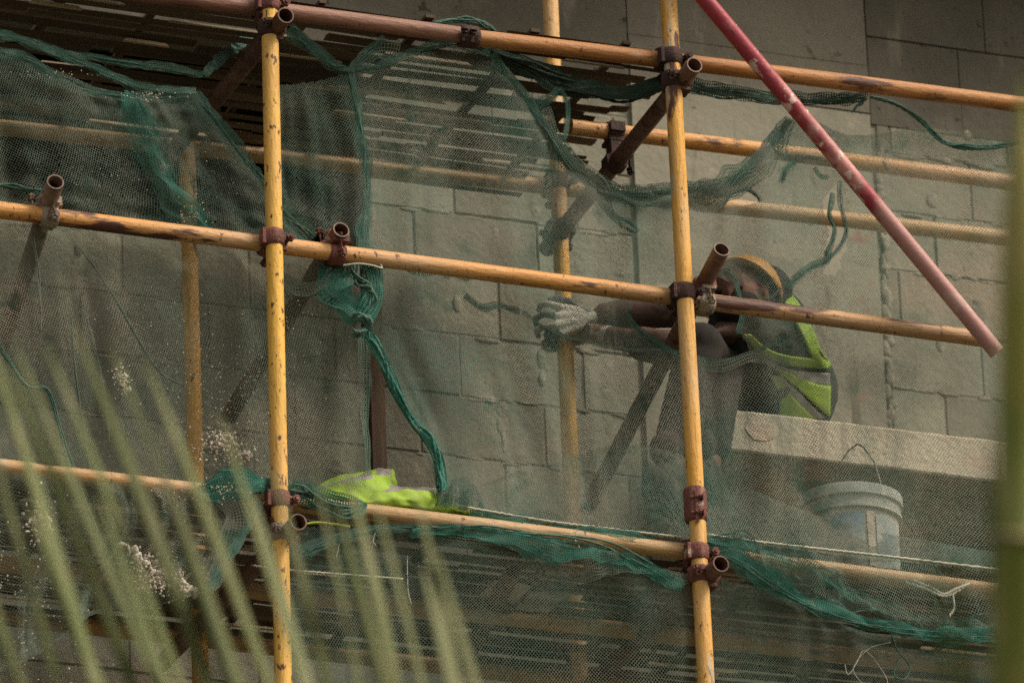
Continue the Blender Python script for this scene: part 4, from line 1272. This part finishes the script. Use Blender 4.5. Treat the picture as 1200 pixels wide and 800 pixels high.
def lathe(mb, prof, c, n=48, lean=V(0, 0, 0), a0=0, a1=2 * math.pi, wob=.0):
    full = abs(a1 - a0 - 2 * math.pi) < 1e-6
    k = n if full else n + 1
    vs, fs = [], []
    for (r, z) in prof:
        for j in range(k):
            a = a0 + (a1 - a0) * j / n
            rr = r * (1 + wob * math.sin(3 * a + z * 9))
            vs.append(c + V(rr * math.cos(a), rr * math.sin(a), z) + lean * z)
    for i in range(len(prof) - 1):
        for j in range(n):
            j2 = (j + 1) % k
            fs.append((i * k + j, i * k + j2, (i + 1) * k + j2, (i + 1) * k + j))
    mb.add(vs, fs)


LEAN = V(-.03, -.02, 0)
c0 = V(bx, BY, bz)
mb = MB()
lathe(mb, [(0, .002), (rb, 0), (rb + .004, .01), (rt - .008, H - .075), (rt + .004, H - .072), (rt + .004, H - .064), (rt - .002, H - .061), (rt, H - .036), (rt + .008, H - .033), (rt + .008, H - .006), (rt + .005, H), (rt - .003, H), (rt - .006, H - .02), (rb - .004, .02), (0, .015)], c0, lean=LEAN, wob=.008)
smooth_by_angle(mb.build('bucket_body', M['bucket'], bk), 35)
mb = MB()
f_ang = math.atan2(CAM[1] - BY, CAM[0] - bx)
r_at = lambda z: rb + .004 + (rt - .008 - rb - .004) * (z - .01) / (H - .085)
for a0, a1, z0, z1 in ((f_ang - .55, f_ang + .28, H * .30, H - .09), (f_ang + .55, f_ang + 1.15, H * .25, H - .095)):
    lathe(mb, [(r_at(z0 + (z1 - z0) * k / 6) + .0025, z0 + (z1 - z0) * k / 6) for k in range(7)], c0, 16, LEAN, a0, a1, .008)
mb.build('printed_label', M['bucket_blue'], bk, smooth=True)
mb = MB()
lathe(mb, [(r_at(z) + .004, z) for z in np.linspace(H * .1, H - .085, 8)], c0, 6, LEAN, f_ang + .34, f_ang + .50, .008)
mb.build('cement_drip', M['drip'], bk, smooth=True)
mb = MB()
hp = [at(979, 570, BY + .04), at(981, 556, BY + .02), at(984, 543, BY), at(994, 528, BY - .01), at(1005, 520, BY - .02), at(1012, 524, BY - .04), at(1024, 540, BY - .08), at(1031, 562, BY - .12), at(1034, 586, BY - .135)]
mb.tube(hp, .0026, 7)
mb.build('handle', M['wire'], bk, smooth=True)
mb = MB()
mb.ell(hp[-1], .012, .008, .012)
mb.ell(hp[0] + V(-.0, .1, -.02), .012, .008, .012)
mb.build('handle_lug', M['bucket'], bk, smooth=True)

# ------------------------------------------------------------------ folded vest lying on the lower deck
hv = thing('hi_vis_vest', at(470, 600, .2), 'crumpled lime safety vest with grey bands lying on the lower deck', 'vest')


def cloth(name, rows, mats, bandf, parent, thick=.008, seed=0, nu=46, nv=26, wr=.013):
    """Draped cloth through (u, v, Y) control rows, with sewn bands chosen by bandf(s, t)."""
    sh = Sheet(rows)
    a, b = np.meshgrid(np.linspace(0, 1, nu), np.linspace(0, 1, nv), indexing='ij')
    q = sh.ev(a.ravel(), b.ravel())
    P = ats(q[:, 0], q[:, 1], q[:, 2])
    P[:, 1] += wr * vnoise(a.ravel() * 14, b.ravel() * 9, seed)
    P[:, 2] += wr * .6 * vnoise(a.ravel() * 11, b.ravel() * 12, seed + 1)
    F, mi = [], []
    for i in range(nu - 1):
        for j in range(nv - 1):
            F.append((i * nv + j, i * nv + j + 1, (i + 1) * nv + j + 1, (i + 1) * nv + j))
            mi.append(bandf((i + .5) / (nu - 1), (j + .5) / (nv - 1)))
    o = link_mesh(name, P, F, None, parent, smooth=True, mats=mats, midx=mi)
    md = o.modifiers.new('thick', 'SOLIDIFY'); md.thickness = thick; md.offset = 0
    md = o.modifiers.new('sub', 'SUBSURF'); md.levels = 1; md.render_levels = 1
    return o


LG = [M['lime'], M['reflective']]
cloth('folded_panel', [
    [(352, 580, .26), (385, 563, .24), (420, 553, .24), (450, 549, .26), (460, 552, .32)],
    [(352, 590, .20), (385, 572, .16), (420, 566, .14), (450, 562, .17), (464, 562, .26)],
    [(355, 598, .18), (390, 588, .14), (425, 588, .12), (455, 582, .16), (468, 578, .28)],
    [(360, 600, .26), (395, 596, .25), (430, 598, .25), (460, 594, .25), (470, 590, .30)]], LG,
    lambda s, t: 1 if (.18 < t < .34 and .12 < s < .62) or (.66 < s < .92 and t < .30) else 0, hv, seed=120)
cloth('folded_panel', [
    [(415, 578, .20), (450, 570, .18), (485, 570, .2), (520, 574, .22), (548, 583, .24)],
    [(418, 586, .15), (450, 578, .12), (485, 578, .12), (520, 582, .14), (553, 590, .2)],
    [(420, 594, .12), (450, 592, .10), (485, 593, .11), (520, 597, .12), (562, 600, .17)],
    [(424, 600, .22), (450, 602, .2), (490, 604, .2), (530, 606, .2), (566, 606, .22)]], LG,
    lambda s, t: 1 if t < .33 and s > .12 else 0, hv, seed=123)

# ------------------------------------------------------------------ the worker
def organic(name, mb, mt, parent, voxel=.009, smooth=6, mats=None):
    o = mb.build(name, mt, parent)
    md = o.modifiers.new('join', 'REMESH'); md.mode = 'VOXEL'; md.voxel_size = voxel
    md = o.modifiers.new('soft', 'SMOOTH'); md.factor = .5; md.iterations = smooth
    o.data.polygons.foreach_set('use_smooth', np.ones(len(o.data.polygons), dtype=bool))
    md.show_render = True
    try:
        o.modifiers['join'].use_smooth_shade = True
    except Exception:
        pass
    return o


HIP = at(915, 458, 1.02)
HIPN, HIPF = HIP + V(-.05, -.06, -.03), HIP + V(-.09, .06, -.01)
CHEST = at(890, 394, .84)
NECK = at(872, 354, .70)
HEAD = at(866, 345, .62)
SHN, SHF = at(874, 384, .64), at(862, 356, .92)
ELN, WRN = at(783, 409, .62), at(697, 391, .87)
ELF, WRF = at(786, 362, .84), at(704, 371, .88)
KNN, ANN = at(850, 402, .70), at(826, 556, .64)
KNF, ANF = at(819, 404, .58), at(784, 560, .50)
print('arm', (SHN - ELN).length, (ELN - WRN).length, (SHF - ELF).length, (ELF - WRF).length, 'leg', (HIPN - KNN).length, (KNN - ANN).length, (HIPF - KNF).length, (KNF - ANF).length, 'torso', (HIP - NECK).length)
wk = thing('person', HIP, 'crouching worker in lime striped vest, dull yellow helmet and grey gloves gripping the inner upright', 'person')
bo = MB()
bo.limb([HIP, CHEST, NECK, HEAD], [.10, .115, .06, .07])
bo.limb([HIPN, KNN, ANN], [.068, .052, .042])
bo.limb([HIPF, KNF, ANF], [.068, .052, .042])
bo.limb([SHN, ELN, WRN], [.06, .046, .030])
bo.limb([SHF, ELF, WRF], [.06, .046, .030])
bo.limb([CHEST, SHN], [.09, .06]); bo.limb([CHEST, SHF], [.09, .06])
fd = (Vector((-.62, -.66, -.42))).normalized()                 # where the face looks
fr = fd.cross(V(0, 0, 1)).normalized()
fu = fr.cross(fd).normalized()
bo.ell(HEAD, .078, .098, .112, (fr, fd, fu))
bo.ell(HEAD + fd * .045 - fu * .06, .055, .055, .045, (fr, fd, fu))      # jaw
bo.limb([HEAD + fd * .095 + fu * .015, HEAD + fd * .112 - fu * .018], [.011, .016])   # nose
for s in (-1, 1):
    bo.ell(HEAD + fr * .08 * s - fu * .01, .012, .02, .032, (fr, fd, fu))
organic('body', bo, M['skin'], wk, .008, 4)
ey = MB()
for s in (-1, 1):
    ey.ell(HEAD + fd * .088 + fr * .032 * s + fu * .02, .013, .008, .008, (fr, fd, fu))
ey.build('eyes', M['mask'], wk, smooth=True)
mk = MB()
mk.ell(HEAD + fd * .048 - fu * .040, .076, .078, .068, (fr, fd, fu))
mk.limb([HEAD + fd * .01 - fu * .09, NECK + V(0, -.02, -.01)], [.066, .075])
mk.ell(HEAD - fd * .02 - fu * .04, .082, .082, .078, (fr, fd, fu))
mk.limb([HEAD + V(.02, -.02, -.10), CHEST + V(-.02, -.1, .10)], [.05, .085])
organic('face_cover', mk, M['mask'], wk, .007, 5)
# helmet: shell, brim, strap
hu = (fu * .60 - fd * .80).normalized()
hf = (fd - hu * fd.dot(hu)).normalized()
hr = hf.cross(hu).normalized()
hc = HEAD + hu * .022 - fd * .006 + V(.026, 0, -.012)
hm = MB()
vs, fs = [], []
n1, n2 = 12, 36
for i in range(n1 + 1):
    th = math.pi / 2 * i / n1
    for j in range(n2):
        a = 2 * math.pi * j / n2
        rx = .094 * math.cos(th) ** .8 if i < n1 else .0005
        ry = .108 * math.cos(th) ** .8 if i < n1 else .0005
        ridge = .006 * math.exp(-(math.cos(a) * rx / .018) ** 2)
        vs.append(hc + hr * rx * math.cos(a) + hf * ry * math.sin(a) + hu * (.108 * math.sin(th) + ridge))
for i in range(n1):
    for j in range(n2):
        fs.append((i * n2 + j, i * n2 + (j + 1) % n2, (i + 1) * n2 + (j + 1) % n2, (i + 1) * n2 + j))
hm.add(vs, fs)
o = hm.build('helmet', M['helmet'], wk, smooth=True)
md = o.modifiers.new('thick', 'SOLIDIFY'); md.thickness = .004; md.offset = 1
br = MB()
vs, fs = [], []
for j in range(n2):
    a = 2 * math.pi * j / n2
    ext = .010 + .034 * max(0, math.sin(a)) ** 2
    for (k, h) in ((0, .002), (0, -.004), (1, -.010), (1, -.004)):
        vs.append(hc + hr * (.093 + ext * .5 * k) * math.cos(a) + hf * (.107 + ext * k) * math.sin(a) + hu * h)
for j in range(n2):
    for k in range(4):
        j2 = (j + 1) % n2
        fs.append((j * 4 + k, j * 4 + (k + 1) % 4, j2 * 4 + (k + 1) % 4, j2 * 4 + k))
br.add(vs, fs)
br.build('brim', M['helmet'], o, smooth=True)
cs = MB()
cs.tube([hc + hr * .10, HEAD + fr * .084 - fu * .04 + fd * .03, HEAD + fd * .07 - fu * .105, HEAD - fr * .084 - fu * .04 + fd * .03, hc - hr * .10], .005, 6)
cs.build('chin_strap', M['mask'], wk, smooth=True)
# trousers
tr = MB()
tr.limb([HIPN, KNN + (HIPN - KNN) * .02, KNN + (ANN - KNN) * .5, ANN + (KNN - ANN) * .22], [.088, .070, .066, .066])
tr.limb([HIPF, KNF + (HIPF - KNF) * .02, KNF + (ANF - KNF) * .5, ANF + (KNF - ANF) * .22], [.090, .072, .068, .066])
tr.limb([HIP + V(.01, .0, -.03), HIP + (CHEST - HIP) * .25], [.115, .11])
organic('trousers', tr, M['trousers'], wk, .009, 6)
# sleeves
sl = MB()
sl.limb([SHN, ELN, ELN + (WRN - ELN) * .35], [.078, .060, .052])
organic('sleeve', sl, M['sleeve'], wk, .008, 5)
sl = MB()
sl.limb([SHF, ELF, ELF + (WRF - ELF) * .93], [.078, .058, .042])
organic('sleeve', sl, M['sleeve'], wk, .008, 5)
# vest: a shell over the trunk; bands are sewn strips standing just proud of it
ts = MB()
ts.limb([HIP + V(.02, 0, .0), CHEST, NECK + (CHEST - NECK) * .3], [.158, .165, .10])
ts.limb([CHEST, SHN], [.13, .088]); ts.limb([CHEST, SHF], [.13, .088])
ves = organic('vest', ts, M['vest_black'], wk, .010, 8)


from mathutils.bvhtree import BVHTree
bpy.context.view_layer.update()
dg = bpy.context.evaluated_depsgraph_get()
em = ves.evaluated_get(dg).to_mesh()
BV = BVHTree.FromPolygons([ves.matrix_world @ v_.co for v_ in em.vertices], [tuple(p_.vertices) for p_ in em.polygons])


def strip(name, pts, width, mt, parent, lift):
    """A band laid on the near side of the trunk: each (u, v) is pushed on to the trunk's surface."""
    P, last = [], None
    for (u, v) in pts:
        d = Vector(FW + (u - 600) / FPX * RT - (v - 400) / FPX * UP).normalized()
        hit = BV.ray_cast(Vector(CAM), d)
        if hit[0] is not None:
            P.append(hit[0] - d * lift); last = (hit[0] - Vector(CAM)).length - lift
        else:
            P.append(Vector(CAM) + d * (last or (CHEST - Vector(CAM)).length))
    return P


def sewn(name, edge_a, edge_b, mt, lift=.012):
    """Patch between two edges given as (u, v) lists of equal length."""
    n = 26
    def res(e):
        e = np.array(e, float); t = np.linspace(0, len(e) - 1, n)
        return [(np.interp(x, range(len(e)), e[:, 0]), np.interp(x, range(len(e)), e[:, 1])) for x in t]
    A, B = res(edge_a), res(edge_b)
    m_ = 7
    g = []
    for j in range(m_):
        w = j / (m_ - 1)
        g.append(strip('', [((1 - w) * a[0] + w * b[0], (1 - w) * a[1] + w * b[1]) for a, b in zip(A, B)], 0, None, None, lift))
    vs = [p for r0 in g for p in r0]
    # smooth the depth a little so that the band lies like cloth
    arr = np.array(vs).reshape(m_, n, 3)
    for _ in range(4):
        arr[:, 1:-1] = (arr[:, :-2] + 2 * arr[:, 1:-1] + arr[:, 2:]) / 4
    fs = [(j * n + i, j * n + i + 1, (j + 1) * n + i + 1, (j + 1) * n + i) for j in range(m_ - 1) for i in range(n - 1)]
    o = link_mesh(name, arr.reshape(-1, 3), fs, mt, ves, smooth=True)
    md = o.modifiers.new('thick', 'SOLIDIFY'); md.thickness = .006; md.offset = 0
    return o


sewn('lime_band', [(912, 343), (928, 370), (941, 395), (948, 412), (955, 426), (972, 432)], [(924, 340), (940, 362), (952, 385), (960, 408), (968, 420), (973, 424)], M['lime'])
sewn('lime_band', [(872, 392), (884, 408), (902, 421), (925, 428), (950, 430), (970, 432)], [(880, 392), (892, 404), (908, 413), (928, 418), (950, 420), (968, 420)], M['lime'], .014)
sewn('reflective_band', [(882, 408), (900, 424), (925, 433), (950, 436), (972, 437)], [(890, 420), (905, 432), (925, 443), (950, 450), (972, 452)], M['reflective'])
sewn('lime_band', [(908, 430), (922, 436), (938, 442), (955, 450), (973, 452)], [(912, 436), (930, 450), (946, 466), (960, 478), (972, 488)], M['lime'], .016)
sewn('reflective_band', [(915, 440), (928, 452), (942, 466), (958, 482), (966, 490)], [(908, 440), (918, 454), (930, 468), (944, 482), (952, 490)], M['reflective'], .014)
sewn('lime_band', [(906, 438), (918, 452), (930, 466), (944, 480), (954, 490)], [(904, 442), (912, 456), (914, 468), (914, 480), (914, 490)], M['lime'], .017)
# boots
for A_, toe, in ((ANN, at(834, 612, .40)), (ANF, at(764, 600, .30))):
    fw_ = (toe - A_); fw_.z = 0
    heel = A_ + V(0, 0, -.06)
    ball = heel + fw_.normalized() * .15 + V(0, 0, -.012)
    tip = heel + fw_.normalized() * .21 + V(0, 0, -.018)
    bt = MB()
    bt.limb([A_ + V(0, 0, .09), A_, heel, ball, tip], [.056, .052, .046, .045, .036])
    organic('boot', bt, M['boot'], wk, .007, 4)
    so_ = MB()
    up = V(0, 0, 1); sdv = fw_.normalized().cross(up)
    c_ = (heel + tip) / 2 + V(0, 0, -.045)
    ring = []
    for k in range(20):
        a = 2 * math.pi * k / 20
        ring.append(c_ + fw_.normalized() * .145 * math.cos(a) + sdv * (.046 + .008 * math.cos(a)) * math.sin(a))
    so_.add(ring + [p + V(0, 0, .022) for p in ring], [tuple(range(19, -1, -1)), tuple(20 + k for k in range(20))] + [(k, (k + 1) % 20, 20 + (k + 1) % 20, 20 + k) for k in range(20)])
    so_.build('sole', M['sole'], wk)


# gloved hands closed round the inner upright
def hand(wrist, elbow, knuckles, fingers, thumb, dips):
    g = MB()
    W0 = wrist
    g.limb([W0 + (elbow - W0).normalized() * .055, W0 + (elbow - W0).normalized() * .01], [.034, .030])
    kn = [at(*k) for k in knuckles]
    for k in kn:
        g.limb([W0, W0.lerp(k, .55), k], [.023, .0165, .0122])
    organic('glove', g, M['glove'], wk, .005, 3)
    for i, (k, f) in enumerate(zip(kn, fingers)):
        fm = MB()
        pts = [k.lerp(W0, .12), k] + [at(*p) for p in f]
        fm.limb(pts, [.0118, .0118] + [.0105, .0098, .0088][:len(f)], 10)
        organic('finger', fm, M['glove_dip'] if i in dips else M['glove'], wk, .004, 2)
    tm = MB()
    tm.limb([W0.lerp(kn[0], .35)] + [at(*p) for p in thumb], [.019, .0150, .0130, .0110], 10)
    organic('thumb', tm, M['glove_dip'], wk, .004, 2)


hand(WRF, ELF, [(657, 360, .885), (651, 370, .880), (651, 381, .880), (657, 391, .886)],
     [[(642, 356, .905), (633, 358, .935), (631, 363, .965)], [(637, 368, .900), (628, 373, .930), (628, 380, .965)],
      [(637, 383, .900), (629, 388, .930), (631, 394, .965)], [(645, 397, .905), (637, 402, .930), (640, 405, .965)]],
     [(668, 355, .890), (655, 350, .915), (645, 352, .950)], (1, 3))
hand(WRN, ELN, [(670, 380, .985), (666, 388, .985), (667, 396, .980), (671, 402, .975)],
     [[(654, 380, 1.000), (642, 383, .975), (641, 386, .945)], [(652, 389, 1.000), (640, 392, .975), (641, 395, .942)],
      [(654, 398, 1.000), (642, 401, .975), (644, 404, .942)], [(657, 404, .995), (648, 407, .975), (650, 409, .945)]],
     [(680, 380, .905), (668, 383, .893), (656, 388, .897)], (0, 1, 2, 3))

# ------------------------------------------------------------------ palms in the foreground (far out of focus)
def leaflet(mb, p0, p1, w, bend, face):
    """Folded, tapering leaflet from p0 to p1."""
    d = p1 - p0
    n = 12
    dn = d.normalized()
    sd_ = dn.cross(face).normalized()
    vs, fs = [], []
    for i in range(n + 1):
        t = i / n
        c = p0 + d * t + bend * (t * t - t) * -1.0
        ww = w * .5 * (min(1, t * 5 + .35)) * (1 - max(0, t - .6) / .4) ** .6 + .0008
        vs += [c - sd_ * ww + face * ww * .35, c, c + sd_ * ww + face * ww * .35, c - face * .001]
    for i in range(n):
        a, b = i * 4, i * 4 + 4
        fs += [(a, a + 1, b + 1, b), (a + 1, a + 2, b + 2, b + 1), (a, b, b + 3, a + 3), (a + 3, b + 3, b + 2, a + 2)]
    mb.add(vs, fs)


PD = 14.2
pal = thing('palm_tree', deep(900, 1150, PD + .2) * 1.0, 'pale green fan of palm leaflets in the blurred foreground', 'palm')
base = deep(840, 1320, PD + .1)
pal.location = (base.x, base.y, 0)
bpy.context.view_layer.update()
tk = MB()
tk.tube([(base.x, base.y, -.1), (base.x + .03, base.y, base.z * .5), (base.x, base.y, base.z)], [.12, .10, .085], 14)
tk.build('trunk', M['trunk'], pal, smooth=True)
face = (Vector(CAM) - deep(300, 700, PD)).normalized()
rach = [base, deep(760, 1080, PD), deep(600, 965, PD), deep(380, 915, PD), deep(120, 905, PD), deep(-150, 925, PD)]
fr1 = MB()
fr1.tube(rach, [.022, .016, .013, .010, .007, .004], 8)
fr1.build('leaf_stalk', M['rachis'], pal, smooth=True)
LV = [(-90, -260, 560), (-45, -190, 540), (-10, -130, 500), (22, -90, 470), (62, -50, 400), (108, -20, 380), (150, 6, 420), (182, 14, 395), (206, 52, 400), (237, 84, 380), (276, 128, 405), (308, 168, 420), (352, 256, 480), (380, 318, 545), (418, 366, 540), (456, 404, 545), (490, 432, 560), (536, 488, 575), (556, 510, 640)]
fr2 = MB()
for k, (ub, ut, vt) in enumerate(LV):
    sl_ = (ub - ut) / (800 - vt)
    vb = 915 + random.uniform(-10, 10) + max(0, (ub - 420)) * .25
    p0 = deep(ub + sl_ * (vb - 800), vb, PD + random.uniform(-.1, .1))
    p1 = deep(ut, vt, PD - random.uniform(.05, .35))
    px = random.uniform(19, 27) if k < 17 else 24 - 2 * (k - 17)
    leaflet(fr2, p0, p1, px * PD / FPX, V(random.uniform(-.03, .03), 0, random.uniform(.0, .03)), V(.55 + random.uniform(-.25, .25), -.85, .15 + random.uniform(-.15, .15)).normalized())
for k in range(0, 15, 2):                                 # thinner young leaflets behind
    ub = -60 + 42 * k + random.uniform(-8, 8)
    sl_ = .46 - .016 * k
    vt = 500 + 9 * k + random.uniform(-40, 60)
    p0 = deep(ub + sl_ * 115, 915, PD + .15)
    p1 = deep(ub - sl_ * (800 - vt), vt, PD + random.uniform(.2, .5))
    leaflet(fr2, p0, p1, random.uniform(12, 20) * PD / FPX, V(random.uniform(-.03, .03), 0, .02), V(-.1 + random.uniform(-.4, .4), -.9, .1).normalized())
for k in range(16):                                       # lower side leaflets, out of frame
    t = k / 15
    p0 = deep(560 - 650 * t, 960 - 40 * t, PD)
    leaflet(fr2, p0, deep(440 - 720 * t, 1420 - 60 * t, PD - .2), .03, V(0, 0, .03), face)
fr2.build('leaflets', M['leaf'], pal, smooth=True)
for k in range(5):                                        # other fronds of the crown, below the picture
    a = k * 1.25 + .4
    d = V(math.cos(a), math.sin(a), 0)
    pts = [base + d * (.9 * t) + V(0, 0, .22 * math.sin(t * 2.4) - .5 * t * t) for t in np.linspace(0, 1.3, 8)]
    if max(p.z for p in pts) > base.z + .3: continue
    f = MB()
    f.tube(pts, [.018 - .0018 * i for i in range(8)], 7)
    sdv = d.cross(V(0, 0, 1))
    for i in range(1, 8):
        for s in (-1, 1):
            for h in (0, .5):
                pp = pts[i - 1].lerp(pts[i], h)
                leaflet(f, pp, pp + sdv * s * .42 + d * .3 + V(0, 0, -.16), .03, V(0, 0, .03), V(0, 0, 1))
    f.build('frond', M['leaf_deep'], pal, smooth=True)

CD = 11.2
cn = thing('palm_cane', (0, 0, 0), 'blurred green ringed cane along the right edge of the picture', 'palm')
ct = deep(1198, 60, CD)
cb = deep(1192, 800, CD)
dv = (ct - cb).normalized()
foot = cb - dv * (cb.z / dv.z)
cn.location = (foot.x, foot.y, 0)
bpy.context.view_layer.update()
k1 = FPX / CD
mb = MB()
pp, rr = [], []
for v, hw in ((60, 1.5), (110, 5), (160, 11), (210, 19), (260, 25), (320, 27), (470, 28), (629, 30), (632, 33), (640, 32), (800, 36), (1100, 40)):
    pp.append(deep(1199 - v * .004, v, CD)); rr.append(hw / k1)
pp.append(foot); rr.append(.06)
mb.tube(pp, rr, 18)
mb.build('cane', M['cane'], cn, smooth=True)
rg = MB()
c1_ = deep(1196, 628, CD)
rg.band(c1_, (dv + V(.0, 0, 0) + Vector(RT) * .12).normalized(), V(1, 0, 0), 34 / k1, 27 / k1, .012, 0, 2 * math.pi, 30)
rg.build('ring', M['cane_ring'], cn, smooth=True)
lf = MB()
leaflet(lf, deep(1162, 1250, CD), deep(1120, 640, CD), 15 / k1, V(0, 0, 0), face)
leaflet(lf, deep(1168, 1250, CD), deep(1086, 600, CD), 10 / k1, V(0, 0, 0), face)
leaflet(lf, deep(1176, 1150, CD), deep(1160, 480, CD), 12 / k1, V(0, 0, 0), face)
lf.build('leaflets', M['leaf_deep'], cn, smooth=True)
